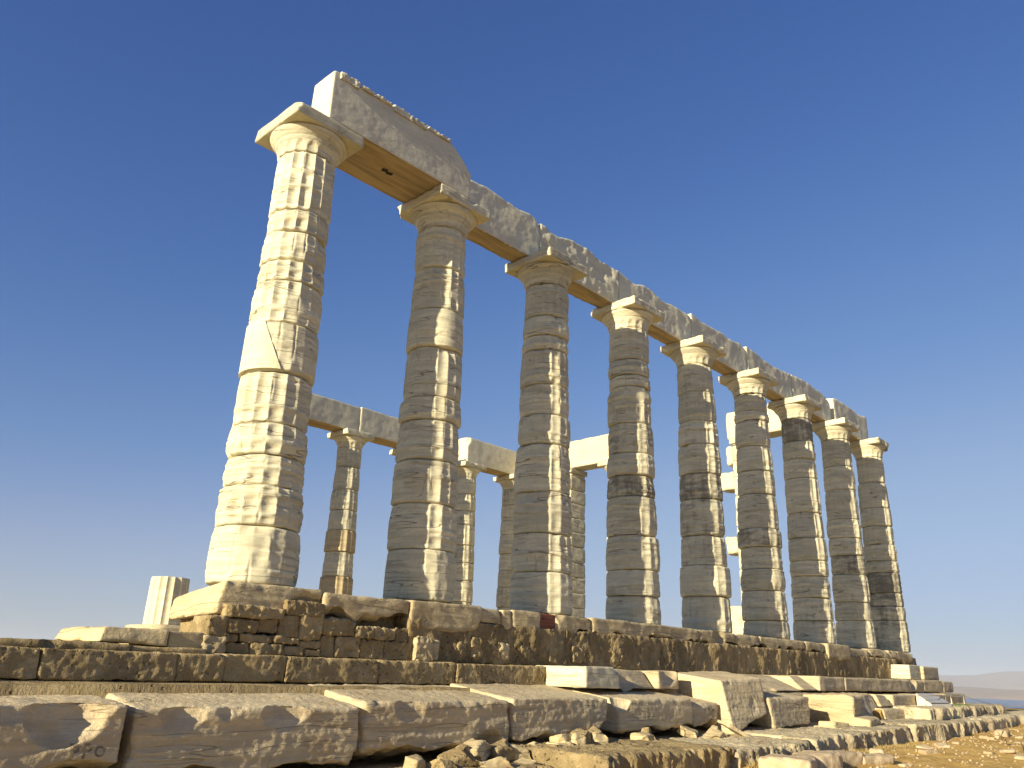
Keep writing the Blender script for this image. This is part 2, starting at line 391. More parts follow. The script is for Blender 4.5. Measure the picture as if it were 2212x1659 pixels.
def column(x, y, joints, label, group, seed, spec=None, NT_=128, dz=.025, capk=None, stains=None, wears=None):
    c = empty('column', (x, y, 0), label, 'column', group)
    js = sorted(joints); rnd = random.Random(seed)
    for i in range(len(js)-1):
        sp = dict(fd=rnd.uniform(.024, .044), lip=rnd.uniform(.022, .036), off=rnd.uniform(-.016, .012), wear=rnd.uniform(.2, .65), stain=rnd.choice([0, .1, .25, .45, .6]))
        if stains is not None: sp['stain'] = stains[i]
        if wears is not None: sp['wear'] = wears[i]
        if spec and i in spec: sp.update(spec[i])
        drum(c, js[i], js[i+1], seed*31+i, NT_, dz, **sp)
    if capk is not False: capital(c, seed+500, NT_, **(capk or {}))
    return c
GS = 'standing columns of the near row'
TOP = 5.592
JT = {0: [-.05, .59, 1.06, 1.42, 1.80, 2.44, 3.09, 3.67, 3.96, 4.39, 4.70, TOP],
      1: [-.03, .64, 1.26, 1.87, 2.46, 2.80, 3.57, 4.19, 4.89, TOP],
      2: [-.03, .60, 1.20, 1.86, 2.66, 3.16, 3.70, 4.33, 4.60, 4.97, TOP],
      3: [-.03, .45, .90, 1.51, 2.22, 2.62, 3.04, 3.63, 4.36, 4.60, 4.93, TOP],
      4: [-.03, .65, 1.25, 1.85, 2.60, 3.14, 3.78, 4.29, 4.95, TOP],
      5: [-.03, .35, .98, 1.45, 1.94, 2.35, 3.14, 3.70, 4.29, 4.91, 5.15, TOP],
      6: [-.03, .50, 1.04, 1.55, 1.92, 2.48, 3.11, 3.99, 4.50, 4.97, TOP],
      7: [-.03, .66, 1.13, 1.84, 2.35, 2.82, 3.32, 4.15, 4.80, TOP],
      8: [-.03, .82, 1.20, 1.58, 2.15, 2.49, 2.96, 3.50, 4.04, 4.81, TOP]}
ST = {0: [0, 0, .05, .05, .1, 0, 0, .05, .1, 0, .05],
      1: [.35, .05, .1, .1, .05, .1, 0, .05, .1],
      2: [.25, .3, .2, .35, .5, .35, .25, .15, .05, .05],
      3: [.3, .2, .3, .35, .9, .5, .7, .35, .2, .2, .2],
      4: [.4, .45, .55, .7, .95, .3, .35, .45, .5],
      5: [.3, .3, .4, .3, .85, .45, .3, .3, .25, .2, .3],
      6: [.5, .5, .45, .4, .4, .3, .3, .35, .5, 1.0],
      7: [.5, .45, .4, .8, .4, .3, .3, .35, .45],
      8: [.7, .8, .9, 1.1, .5, .4, .4, .4, .35, .3]}
LBL = ['nearest and tallest-looking marble column at the left end of the row, almost fully sunlit',
       'second marble column from the left, narrow sunlit strip and a big cracked bottom drum',
       'third marble column from the left, two thin broken drums just under its capital',
       'fourth marble column from the left, dark brown crust on a drum at mid height',
       'fifth marble column from the left, with a black stained drum halfway up',
       'sixth marble column from the left, wider blackened drum standing proud at mid height',
       'seventh marble column from the left, top drum below the capital blackened and pitted',
       'eighth marble column from the left, small sunlit spots running down its shaft',
       'farthest marble column at the right end, broken capital and black lower drums']
WR = {0: [.75, .75, .55, .45, .35, .55, .4, .35, .35, .3, .3]}
SPEC = {0: {4: dict(fd=.04, wear=.3), 5: dict(off=.004, fd=.02), 6: dict(fd=.042, wear=.35), 7: dict(fd=.042, wear=.25), 8: dict(fd=.036), 9: dict(fd=.042, wear=.2), 10: dict(fd=.042, wear=.15, off=.0)},
        1: {8: dict(fd=.042, wear=.12), 4: dict(fd=.038, wear=.3), 6: dict(fd=.002, wear=.1), 5: dict(fd=.030, wear=.25), 7: dict(fd=.042, wear=.2), 3: dict(fd=.04, wear=.3), 0: dict(fd=.022, wear=.6)},
        4: {1: dict(off=.028)}, 5: {4: dict(off=.032, fd=.03, wear=.2), 3: dict(off=-.01)}}
ACUT = {1: [(.75, -.75, 5.9, .26)], 2: [(-.80, -.62, 5.86, .30), (.62, -.70, 5.95, .18)], 3: [(-.70, -.66, 6.13, .17)], 6: [(-.74, -.78, 6.1, .28)], 7: [(-.70, -.75, 6.1, .24)],
        8: [(.70, -.62, 6.05, .42), (-.1, -.95, 6.0, .46)], 5: [(-.72, -.7, 6.14, .22)]}
CCUT = {1: [(.30, -.72, 5.80, .32), (-.05, -.66, 5.93, .17)], 2: [(.42, -.50, 5.84, .20)], 4: [(.20, -.66, 5.78, .24)], 5: [(.15, -.64, 5.75, .20)], 7: [(.2, -.66, 5.8, .24)], 6: [(.25, -.62, 5.78, .22)], 8: [(.35, -.5, 5.75, .25)]}
for k in range(9):
    near = (272, .0115) if k == 0 else (224, .014) if k == 1 else (176, .018) if k < 5 else (128, .025)
    column(k*S, 0, JT[k], LBL[k], GS, 11+k*7, SPEC.get(k), near[0], near[1],
           dict(cuts=CCUT.get(k, ()), acuts=ACUT.get(k, ()), dmg=.3 if k == 0 else 1.0), ST[k], WR.get(k))
# the smooth new marble patch let into the first column
def patch():
    C0 = [o for o in bpy.data.objects if o.name == 'column'][0]
    nt_, nz_ = 26, 20; V = []; 
    for i in range(nz_+1):
        tz = i/nz_; z = 2.46+(3.085-2.46)*tz
        a0 = math.radians(140); a1 = math.radians(243-34*tz)
        for j in range(nt_+1):
            a = a0+(a1-a0)*j/nt_; rr = Rz(z)+.010
            V.append((math.cos(a)*rr, math.sin(a)*rr, z))
    V = np.array(V); n = nt_+1
    inner = V.copy(); inner[:, :2] *= .9
    A = np.concatenate([V, inner]); N = len(V); Q = []
    for i in range(nz_):
        for j in range(nt_):
            q = (i*n+j, i*n+j+1, (i+1)*n+j+1, (i+1)*n+j); Q.append(q); Q.append(tuple(x+N for x in q[::-1]))
    for i in range(nz_):
        Q.append((i*n+N, i*n, (i+1)*n, (i+1)*n+N)); Q.append((i*n+nt_, i*n+nt_+N, (i+1)*n+nt_+N, (i+1)*n+nt_))
    for j in range(nt_):
        Q.append((j+N, j+1+N, j+1, j)); b = nz_*n; Q.append((b+j, b+j+1, b+j+1+N, b+j+N))
    me = mesh('repair_patch', A, Q, M_FRESH, False)
    o = ob('repair_patch', me, C0); o['label'] = 'smooth pale repair patch with a slanting edge'
patch()

GN = 'columns of the far row seen through the gaps'
NX = [7.15, 9.67, 12.19, 14.74, 17.22]
NL = ['far column mostly hidden behind the nearest column, carrying the left end of the far beams',
      'far column in the first gap, with two squared newer drums of brown stone low down',
      'far column hidden behind the second near column, its capital corner poking out on the left',
      'far column just right of the second near column under the sunlit block end',
      'far column peeping out left of the third near column, with plain flat-topped capital']
for i, x in enumerate(NX):
    js = [-.05, .95, 1.63, 2.37, 3.0, 3.62, 4.26, 4.98, TOP] if i == 1 else [-.05, .7, 1.3, 2.0, 2.6, 3.2, 3.9, 4.4, 5.0, TOP]
    sp = {1: dict(crisp=True, off=.022, lip=.01, stain=.15, base=M_STY), 3: dict(crisp=True, off=.018, lip=.01, stain=.15, base=M_STY)} if i == 1 else None
    column(x, 12.2, js, NL[i], GN, 211+i*9, sp, 112, .035, dict(res=.03), None, [random.Random(i*20+q).uniform(.15, .6) for q in range(len(js)-1)])
stump = empty('column_stump', (4.62, 12.2, 0), 'short sharply fluted column stump standing alone left of the nearest column', 'column stump')
drum(stump, -.05, 1.13, 777, 192, .03, crisp=True, lip=.05, off=-.015, base=M_FRESH)

# cella door piers and the inner column
def pier(x, y, label, seed, w=.42, prot=0.0, rows=None):
    p = empty('wall_pier', (x, y, 0), label, 'stone pier', 'piers of the inner porch')
    rnd = random.Random(seed); z = -.05; i = 0
    hs = rows or [.75, .55, .5, .52, .5, .55, .5, .5, .52, .48]
    hs = hs+[.5]*6
    for i, hh in enumerate(hs):
        z1 = min(z+hh, 5.92); ex = prot*rnd.uniform(.2, 1) if i % 2 == 0 else 0
        block('pier_block', (-w+rnd.uniform(-.02, .02), w, -w, w+ex, z+.003, z1-.003), M_COL, res=.05, er=.045, amp=.014, seed=seed+i, parent=p, stain=rnd.uniform(0, .5), strata=.006)
        z = z1
        if z >= 5.92: break
    block('pier_capital', (-w-.06, w+.06, -w-.05, w+.05, 5.925, 6.10), M_COL, res=.05, er=.02, amp=.006, seed=seed+40, parent=p)
    return p
pier(17.65, 9.78, 'slim weathered pier behind the third near column, under the sunlit cross beam', 900)
pier(17.65, 2.62, 'ragged pier mostly behind the sixth near column, bright block ends poking out on its left', 950, .40, 0, [.55, .62, .6, .42, .65, .6, .5, .45, .55, .5, .5])
for i_, (ya, yb, za, zb2, lb_) in enumerate([(3.03, 3.56, -.04, 1.12, 'tall sunlit block at floor level between fifth and sixth near columns'), (3.03, 3.45, 2.62, 3.12, 'small sunlit block end sticking out left of the sixth near column, lower one'),
        (3.03, 3.56, 4.55, 5.10, 'large rounded sunlit block end sticking out left of the sixth near column'), (3.03, 3.26, 5.28, 5.92, 'narrow sunlit block end high up left of the sixth near column')]):
    block('wall_block', (17.28, 18.0, ya, yb, za, zb2), M_FRESH, lb_, 'wall block', 'wall blocks sticking out of the ragged pier', res=.035, er=.13, amp=.03, seed=970+i_)
column(17.65, 7.55, [-.05, .7, 1.3, 2.0, 2.6, 3.2, 3.9, 4.4, 5.0, TOP], 'inner porch column behind the fourth near column, at the sunlit cross beam end', 'inner porch column', 333, None, 112, .035, dict(res=.03))

# ------------------------------------------------------------------ beams
GB = 'architrave blocks on the near row'
def beam_warp(pts, y0=None, endtaper=None):
    xs = np.array([a for a, b in pts]); zs = np.array([b for a, b in pts])
    def fn(V, t):
        top = np.interp(V[:, 0], xs, zs)
        z0 = 6.105
        k = np.clip((V[:, 2]-z0)/(6.95-z0), 0, 1.15)
        V[:, 2] = np.where(V[:, 2] > z0, z0+k*(top-z0), V[:, 2])
        return V
    return fn
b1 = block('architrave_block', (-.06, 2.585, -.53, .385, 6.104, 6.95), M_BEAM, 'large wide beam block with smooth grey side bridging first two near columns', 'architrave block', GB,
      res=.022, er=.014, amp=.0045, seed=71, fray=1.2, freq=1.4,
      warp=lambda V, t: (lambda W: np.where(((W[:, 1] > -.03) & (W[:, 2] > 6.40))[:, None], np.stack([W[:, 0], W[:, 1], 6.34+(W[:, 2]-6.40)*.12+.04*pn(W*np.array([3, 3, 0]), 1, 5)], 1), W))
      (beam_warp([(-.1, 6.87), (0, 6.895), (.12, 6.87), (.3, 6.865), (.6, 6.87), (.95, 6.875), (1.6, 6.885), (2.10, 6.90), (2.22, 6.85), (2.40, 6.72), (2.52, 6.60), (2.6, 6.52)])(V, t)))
hole = ob('dark_hole', None)
bpy.data.objects.remove(hole)
def dark_mark(parent):  # thin near-black plate set on the soffit, nothing cut into the stone
    pts = [(-.11, -.03), (-.03, -.045), (.0, -.01), (.08, -.03), (.10, .02), (.02, .045), (-.02, .02), (-.09, .035)]
    V = [(1.27+a*1.0+0, -.12+b*1.2, 6.0975) for a, b in pts]+[(1.27+a, -.12+b*1.2, 6.1065) for a, b in pts]
    n = len(pts); me = bpy.data.meshes.new('soffit_mark')
    me.from_pydata([Vector(v)-parent.location for v in V], [], [tuple(range(n))[::-1]]+[tuple(range(n, 2*n))]+[(i, (i+1) % n, n+(i+1) % n, n+i) for i in range(n)])
    me.materials.append(M_DARK); ob('soffit_mark', me, parent)
dark_mark(b1)
for i_, (xa, xb, za, zb2) in enumerate([(.04, .36, 6.80, 6.925), (.40, .62, 6.85, 6.905), (.66, .95, 6.855, 6.915), (.98, 1.34, 6.815, 6.93), (1.35, 1.63, 6.825, 6.92), (1.66, 1.86, 6.865, 6.93), (1.90, 2.10, 6.87, 6.935)]):
    V_, Q_ = rockgeo((xa, xb, -.556, -.30, za, zb2), .012, .016, .020, 750+i_, freq=3.2, fray=3, hf=.008)
    ob('top_ledge', mesh('top_ledge', V_-np.array(b1.location), Q_, M_BEAM), b1)
beams = [
 ((2.60, 4.845), [(2.6, 6.86), (2.75, 6.90), (3.0, 6.91), (3.1, 6.935), (3.45, 6.985), (3.9, 6.96), (4.28, 6.93), (4.55, 6.97), (4.72, 6.95), (4.80, 6.83), (4.86, 6.72)], 'grey beam block between second and third near columns, its right shoulder rounded off', .0),
 ((4.865, 7.28), [(4.86, 6.90), (4.95, 6.90), (5.28, 6.85), (5.5, 6.90), (5.75, 6.955), (6.1, 6.97), (6.41, 6.955), (6.60, 6.90), (6.77, 6.87), (6.8, 6.91), (7.1, 6.91), (7.3, 6.90)], 'deeply pitted beam block between third and fourth near columns', 1.0),
 ((7.30, 10.02), [(7.3, 6.90), (7.6, 6.86), (7.89, 6.82), (8.1, 6.90), (8.43, 6.93), (8.6, 6.87), (8.85, 6.82), (9.3, 6.85), (9.8, 6.86), (10.05, 6.80)], 'beam block with a frayed top between fourth and fifth near columns', .4),
 ((10.05, 12.60), [(10.0, 6.95), (10.2, 6.93), (10.5, 6.88), (11.1, 6.89), (11.5, 6.90), (11.72, 6.85), (12.0, 6.89), (12.3, 6.93), (12.5, 6.85), (12.65, 6.78)], 'beam block between fifth and sixth near columns, left end lit as a pale upright edge', .2),
 ((12.62, 15.12), [(12.6, 6.94), (12.9, 6.93), (13.2, 6.93), (13.6, 6.86), (14.1, 6.83), (14.6, 6.88), (15.1, 6.90)], 'beam block between sixth and seventh near columns with a pale chip on its top left', .3),
 ((15.14, 17.60), [(15.1, 6.93), (15.6, 6.95), (16.1, 6.96), (16.6, 6.94), (17.0, 6.92), (17.5, 6.78), (17.65, 6.75)], 'beam block between seventh and eighth near columns, sloping at its right end', .3),
 ((17.86, 20.42), [(17.8, 6.99), (18.1, 7.0), (18.7, 7.0), (19.5, 7.0), (19.58, 6.92), (19.9, 6.95), (20.4, 7.01)], 'last beam block on the right, over the two farthest near columns', .3)]
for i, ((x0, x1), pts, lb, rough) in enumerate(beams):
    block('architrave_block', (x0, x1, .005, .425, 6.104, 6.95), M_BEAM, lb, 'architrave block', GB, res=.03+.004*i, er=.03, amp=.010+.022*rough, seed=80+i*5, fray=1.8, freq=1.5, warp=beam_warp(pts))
GF = 'beam blocks of the far row'
def fbeam(x0, x1, y0, y1, z0, z1, lb, seed, mat=M_BEAM, **k):
    return block('architrave_block', (x0, x1, y0, y1, z0, z1), mat, lb, 'architrave block', GF, res=.045, er=.025, amp=.010, seed=seed, fray=1.8, **k)
fbeam(7.1, 9.69, 11.85, 12.5, 6.104, 6.93, 'grey beam block of the far row touching the right side of the nearest column', 120,)
fbeam(9.71, 12.2, 11.83, 12.5, 6.104, 6.95, 'brownish grey far beam block between the nearest and second near columns, over the far capital', 124)
fbeam(14.45, 17.22, 11.85, 12.5, 6.104, 7.04, 'far beam block with a sunlit chamfered left end, between second and third near columns', 128, M_BEAM, cuts=[(14.25, 11.6, 6.95, .42)])
block('architrave_block', (17.26, 17.98, 9.55, 12.5, 6.104, 7.06), M_FRESH, 'cross beam block seen as a thin bright strip beside the third near column', 'architrave block', 'cross beams of the inner porch', res=.05, er=.02, amp=.008, seed=133)
block('architrave_block', (17.30, 17.95, 7.25, 9.54, 6.104, 7.10), M_FRESH, 'brightly sunlit cross beam block in the gap between third and fourth near columns', 'architrave block', 'cross beams of the inner porch', res=.04, er=.03, amp=.012, seed=134, fray=2)
block('architrave_block', (17.30, 17.95, .46, 3.2, 6.104, 6.98), M_FRESH, 'sunlit cross beam block peeping out between the sixth and seventh near columns', 'architrave block', 'cross beams of the inner porch', res=.05, er=.06, amp=.02, seed=135, fray=2)

# ------------------------------------------------------------------ platform core (one thing: the temple base behind the facing blocks)
plat = empty('temple_platform', (10, 6, -1.8), 'broad stone platform carrying all the columns, behind its facing blocks', 'temple platform')
def core(nm, b, mat, seed, **k):
    V, Q = rockgeo(b, .35, .05, .01, seed, **k); V = V-np.array([10, 6, -1.8]); ob(nm, mesh(nm, V, Q, mat), plat)
core('floor_slab', (1.2, 21.1, .55, 1.25, -.40, -.04), M_STEP, 3)
core('floor_slab', (4.0, 21.1, 11.4, 13.0, -.40, -.04), M_STEP, 7)
core('floor_slab', (16.4, 21.1, 1.26, 11.39, -.40, -.05), M_STEP, 8)
core('upper_core', (-.52, 21.05, -.35, .5, -.79, -.14), M_POR, 4)
core('upper_core', (3.9, 21.05, 11.5, 13.1, -.79, -.14), M_POR, 9)
core('upper_core', (16.5, 21.05, 1.15, 11.45, -.79, -.14), M_POR, 10)
core('middle_core', (-9, 21.2, -.80, 13.8, -1.08, -.785), M_POR, 5)
core('lower_core', (-9, 21.3, -1.35, 14.2, -2.6, -1.06), M_WALL, 6)

# ------------------------------------------------------------------ stylobate slabs (under the near columns)
GY = 'worn marble slabs under the near columns'
def sty(x0, x1, lb, seed, zt=-.035, zb=-.36, yf=-.62, mat=M_STY, er=.05, cuts=(), wb=.15, **k):
    return block('marble_slab', (x0+.004, x1-.004, yf, .60, zb, zt), mat, lb, 'stone slab', GY, res=.03 if x0 < 6 else .05, er=er, amp=.014, seed=seed, cuts=cuts, wb=wb, strata=.006, **k)
block('marble_slab', [(-.72, -.60, -.40), (.60, -.60, -.36), (.60, .60, -.36), (-.62, .62, -.44), (-.60, -.58, -.055), (.60, -.58, -.05), (.60, .60, -.05), (-.60, .60, -.19)], M_STY,
      'sunlit corner slab with a rounded outer edge under the nearest column', 'stone slab', GY, res=.022, er=.07, amp=.012, seed=201, strata=.008,
      cuts=[(.45, -.95, -.62, .62), (.75, -.9, -.30, .30), (-1.0, .95, .10, .50)])
sty(.60, 1.86, 'long slab with a frayed upper edge in the gap between first and second near columns', 203, -.075, -.35, cuts=[(.55, -.72, -.05, .14)])
sty(1.86, 3.12, 'brown slab under the second near column with a crisp pale top corner on the left', 205, -.055, -.40, -.66, cuts=[(3.3, -.9, -.5, .42)], wb=.05)
sty(3.12, 3.53, 'first of the small tooth-like slabs right of the second near column', 207, -.06, -.30, -.63, wb=.06, er=.06)
sty(3.53, 3.73, 'narrow tooth-like slab beside a dark vertical split', 208, -.06, -.32, -.63, wb=.05, er=.06)
sty(3.73, 4.33, 'squarish slab with a small dark slot, left of the red brick patch', 209, -.045, -.34, -.64, wb=.03)
block('brick_patch', (4.335, 4.70, -.60, .3, -.34, -.05), M_BRICK, 'small patch of red brick filling the edge under the third near column', 'brick infill', res=.03, er=.02, amp=.006, seed=211)
sty(4.70, 5.56, 'slab with broken pale corners right of the brick patch', 213, -.045, -.37, -.63, cuts=[(4.72, -.80, -.03, .20), (5.58, -.78, .0, .20)])
sty(5.56, 8.70, 'long low slab running under the fourth near column', 215, -.035, -.35, -.63, cuts=[(5.52, -.80, -.06, .19), (7.0, -.9, -.42, .32)])
sty(8.70, 10.05, 'slab under the fifth near column with a scalloped broken lower edge', 217, -.04, -.34, -.63, cuts=[(9.42, -.85, -.1, .30), (9.3, -.85, -.45, .3)])
sty(10.05, 11.05, 'slab broken into scoops between the fifth and sixth near columns', 219, -.05, -.36, -.63, er=.09, cuts=[(10.3, -.78, .0, .17), (10.65, -.78, .0, .17)])
sty(11.05, 13.15, 'slab under the sixth near column with small bright chips along its top', 221, -.04, -.30, -.63, cuts=[(11.2, -.78, .02, .18), (11.6, -.78, .02, .16)])
sty(13.15, 14.2, 'slab between the sixth and seventh near columns with a sagging lower edge', 223, -.05, -.34, -.63, er=.08)
sty(14.2, 15.5, 'slab under the seventh near column ending in a pale square face', 225, -.035, -.38, -.68, wb=.05)
sty(15.5, 16.8, 'rounded lump of slab between the seventh and eighth near columns', 227, -.08, -.40, -.63, er=.12, cuts=[(15.45, -.8, -.0, .22)])
sty(16.8, 18.15, 'slab under the eighth near column with a bright broken edge', 229, -.05, -.36, -.63, er=.12, cuts=[(16.75, -.85, -.0, .25)])
sty(18.15, 20.0, 'rounded last slab under the farthest near column', 231, -.04, -.37, -.62, er=.14, cuts=[(18.2, -.8, .02, .2), (20.2, -1.0, -.5, .4)])
# ------------------------------------------------------------------ poros wall under the slabs
pw = empty('poros_wall', (0, -.65, -.78), 'dark rough wall of small coarse blocks directly under the marble slabs', 'stone wall')
rnd = random.Random(5)
def pblock(x0, x1, z0, z1, y, seed, mat=M_POR, nm='wall_block', **k):
    a = dict(res=.017, er=.012, amp=.020, fray=2.6, freq=1.9, hf=.014); a.update(k)
    V, Q = rockgeo((x0+.004, x1-.004, y, -.30, z0+.004, z1-.004), seed=seed, **a); V = V-np.array([0, -.65, -.78]); return ob(nm, mesh(nm, V, Q, mat), pw)
for (x0, x1, z0, z1) in [(-.77, -.55, -.62, -.42), (-.55, -.20, -.58, -.43), (-.20, .05, -.57, -.40), (.05, .30, -.60, -.36), (.30, .60, -.62, -.30),
                         (-.55, -.40, -.67, -.58), (-.40, .0, -.67, -.58), (.0, .32, -.67, -.58), (.32, .60, -.70, -.62),
                         (-.55, -.27, -.785, -.67), (-.27, .12, -.785, -.67), (.12, .40, -.785, -.67), (.40, .60, -.785, -.70),
                         (-.60, .10, -.42, -.30), (.10, .60, -.36, -.20)]:
    pblock(x0, x1, z0, z1, -.645+rnd.uniform(-.02, .015), int((x0+z0*7)*100)+900, rnd.choice([M_POR, M_POR, M_WALL]))
pblock(-.79, -.55, -.785, -.62, -.66, 61, M_PORL, nm='corner_block')
for (x0, x1, z0, z1) in [(.60, 1.05, -.54, -.36), (1.05, 1.32, -.55, -.42), (1.32, 1.66, -.56, -.42), (1.66, 1.86, -.58, -.40), (.60, .80, -.785, -.54), (.80, 1.15, -.785, -.54), (1.15, 1.5, -.785, -.56), (1.5, 1.9, -.785, -.57)]:
    pblock(x0, x1, z0, z1, -.64+rnd.uniform(-.02, .015), int((x0+z0*7)*100)+700, rnd.choice([M_POR, M_WALL, M_POR]))
pblock(1.93, 2.22, -.785, -.48, -.72, 65, M_STY, nm='pale_block', er=.05)
pblock(2.22, 2.34, -.77, -.52, -.69, 66, M_STY, nm='pale_block', er=.05)
def wallstrip(x0, x1, seed, n=None):
    y = -.62
    V, Q = rockgeo((x0, x1, y-.03, -.30, -.785, -.26), .026 if x0 < 8 else .035, .02, .028, seed, fray=1, freq=1.5, hf=.011,
                   warp=lambda V, t: V+np.stack([np.zeros(len(V)), -.020*fbm(V*np.array([3.2, 0, 1.2]), 1, 3, seed+7)*(t[:, 1] < .5), np.zeros(len(V))], 1))
    V = V-np.array([0, -.65, -.78]); return ob('rubble_face', mesh('rubble_face', V, Q, M_WALL), pw)
for i, (a, b) in enumerate([(1.86, 4.9), (4.9, 8.3), (8.3, 12.2), (12.2, 16.0), (16.0, 18.6)]): wallstrip(a, b, 300+i)
for i, (x, z, ww, hh) in enumerate([(3.05, -.60, .26, .30), (3.55, -.62, .24, .26), (4.0, -.60, .22, .2), (2.75, -.62, .2, .2), (5.2, -.6, .35, .25), (6.2, -.62, .4, .25), (4.6, -.62, .22, .28)]):
    pblock(x-ww/2, x+ww/2, z-hh/2, z+hh/2, -.672, 320+i, M_POR if i != 1 else M_STY, er=.09, nm='wall_block')
# pieces to the left of the nearest column
block('stone_slab', [(-1.80, -.66, -.725), (-1.16, -.66, -.74), (-1.10, .45, -.70), (-1.95, .12, -.715), (-1.76, -.62, -.575), (-1.15, -.66, -.585), (-1.10, .45, -.56), (-1.88, .12, -.60)], M_STY,
      'thin rough slab with a sunlit left end, left of the nearest column', 'stone slab', res=.022, er=.035, amp=.018, seed=401, fray=2)
block('stone_slab', (-1.14, -.79, -.64, .3, -.755, -.595), M_STY, 'short squared slab tucked between the thin rough slab and the wall corner', 'stone slab', res=.025, er=.02, amp=.008, seed=402)
block('stone_slab', (-4.6, -1.55, -.80, .2, -.82, -.735), M_POR, 'low brown slab edge with a dark hole at the far left', 'stone slab', res=.03, er=.03, amp=.02, seed=403, cuts=[(-2.25, -.85, -.72, .10)])
block('stone_slab', (-1.54, -.80, -.78, .2, -.80, -.745), M_POR, 'low brown slab edge below the thin rough slab', 'stone slab', res=.03, er=.02, amp=.015, seed=404)
# ------------------------------------------------------------------ second course, poros blocks then marble steps
GE = 'brown blocks of the second course from the bottom'
pe = [(-4.2, -2.375, 'brown block cut by the left edge of the picture'), (-2.365, -1.195, 'long brown block with a crumbled sunlit upper edge'),
      (-1.19, -.72, 'brown block directly under the wall corner'), (-.715, -.03, 'brown block with two faint vertical splits below the nearest column'),
      (-.025, 1.17, 'long dark brown block below the first gap between near columns'), (1.175, 2.36, 'brown block with a dark vertical stain'),
      (2.365, 2.79, 'short brown block with a chipped corner'), (2.80, 4.03, 'brown block with a dark hollow at its foot, next to the sunlit marble end')]
for i, (a, b, lb) in enumerate(pe):
    zt = -.80 if i < 3 else -.79
    block('poros_block', (a, b, -1.0+[0, 0, .0, .012, 0, .01, -.01, 0][i], -.45, -1.045 if i < 3 else -1.04, zt), M_POR, lb, 'stone block', GE, res=.018, er=.018, amp=.012, seed=420+i, fray=3.2, freq=1.6, hf=.0055,
          cuts=[(3.0, -1.03, -1.06, .09)] if i == 7 else [(-1.45, -1.3, -.62, .36)] if i == 1 else [])
GU = 'thin blocks under the brown course'
for i, (a, b, lb) in enumerate([(-4.2, -2.35, 'thin block below the brown course at the far left'), (-2.33, -1.72, 'thin block right of a dark joint below the brown course'), (-1.70, .35, 'long thin block half buried under the brown course'),
                                (.36, 4.0, 'thin sliver of block showing below the long dark brown block')]):
    block('thin_block', (a, b, -.985, -.5, -1.2, -1.052), M_PORL if i < 2 else M_POR, lb, 'stone block', GU, res=.03, er=.025, amp=.012, seed=440+i)
GM = 'marble step blocks of the second course'
def mst(C, lb, seed, mat=M_STEP, res=.035, er=.03, **k): return block('step_block', C, mat, lb, 'step block', GM, res=res, er=er, amp=.012, seed=seed, strata=.005, **k)
mst((4.04, 4.78, -1.69, -.8, -1.045, -.772), 'clean marble step block with a brightly sunlit square left end', 460, M_COL, .025, .022, cuts=[(4.85, -1.85, -.68, .26)])
mst([(4.79, -1.66, -1.045), (5.9, -1.50, -1.045), (5.9, -.8, -1.04), (4.79, -.8, -1.04), (4.79, -1.45, -.80), (5.9, -1.3, -.80), (5.9, -.8, -.78), (4.79, -.8, -.78)], 'broken step block sloping down in front, right of the clean one', 462, cuts=[(5.2, -1.9, -.72, .5), (5.95, -1.75, -.85, .3)])
mst((5.95, 6.5, -1.55, -.8, -1.045, -.79), 'step block with a curved sunlit break, left of the big tilted block', 464, cuts=[(6.25, -1.85, -.76, .40)])
mst([(9.0, -1.72, -1.05), (10.45, -1.72, -1.05), (10.4, -.8, -1.04), (9.0, -.8, -1.04), (9.0, -1.25, -.79), (10.2, -1.2, -.79), (10.2, -.8, -.78), (9.0, -.8, -.78)], 'sloping broken step block behind the tilted blocks', 466, cuts=[(9.1, -2.1, -.85, .55)])
mst([(10.46, -1.72, -1.03), (11.1, -1.74, -1.03), (11.1, -.8, -1.04), (10.46, -.8, -1.04), (10.5, -1.45, -.79), (11.0, -1.4, -.78), (11.0, -.8, -.78), (10.5, -.8, -.78)], 'step block with a slanting bright left face', 468)
mst((11.15, 12.33, -1.74, -.8, -1.04, -.775), 'dark step block with a rounded upper left corner', 470, cuts=[(11.05, -1.9, -.70, .24)])
mst((12.34, 13.55, -1.75, -.8, -1.03, -.78), 'step block with small bright chips on its top edge', 472, cuts=[(12.7, -1.85, -.73, .13), (13.1, -1.85, -.72, .12)])
mst((13.56, 15.95, -1.75, -.8, -1.03, -.775), 'long dark step block below the seventh near column', 474)
mst((15.96, 17.02, -1.75, -.8, -1.05, -.77), 'step block with a broken pale front below the eighth near column', 476, er=.09, cuts=[(16.3, -1.95, -.80, .30)])
mst((17.03, 18.4, -1.75, -.8, -1.03, -.762), 'step block below the bright square stone', 478, res=.05)
mst((18.42, 19.2, -1.76, -.8, -1.03, -.775), 'corner step block at the right end of the second course', 480, res=.05)
GT = 'upper step blocks at the far right corner'
block('step_block', (18.04, 18.85, -1.12, -.45, -.742, -.395), M_COL, 'step block with a bright square sunlit face near the right end', 'step block', GT, res=.04, er=.018, amp=.008, seed=490)
block('step_block', (18.86, 20.05, -1.20, -.45, -.745, -.41), M_STEP, 'dark step block at the right end, beside the bright square face', 'step block', GT, res=.05, er=.02, amp=.008, seed=492)
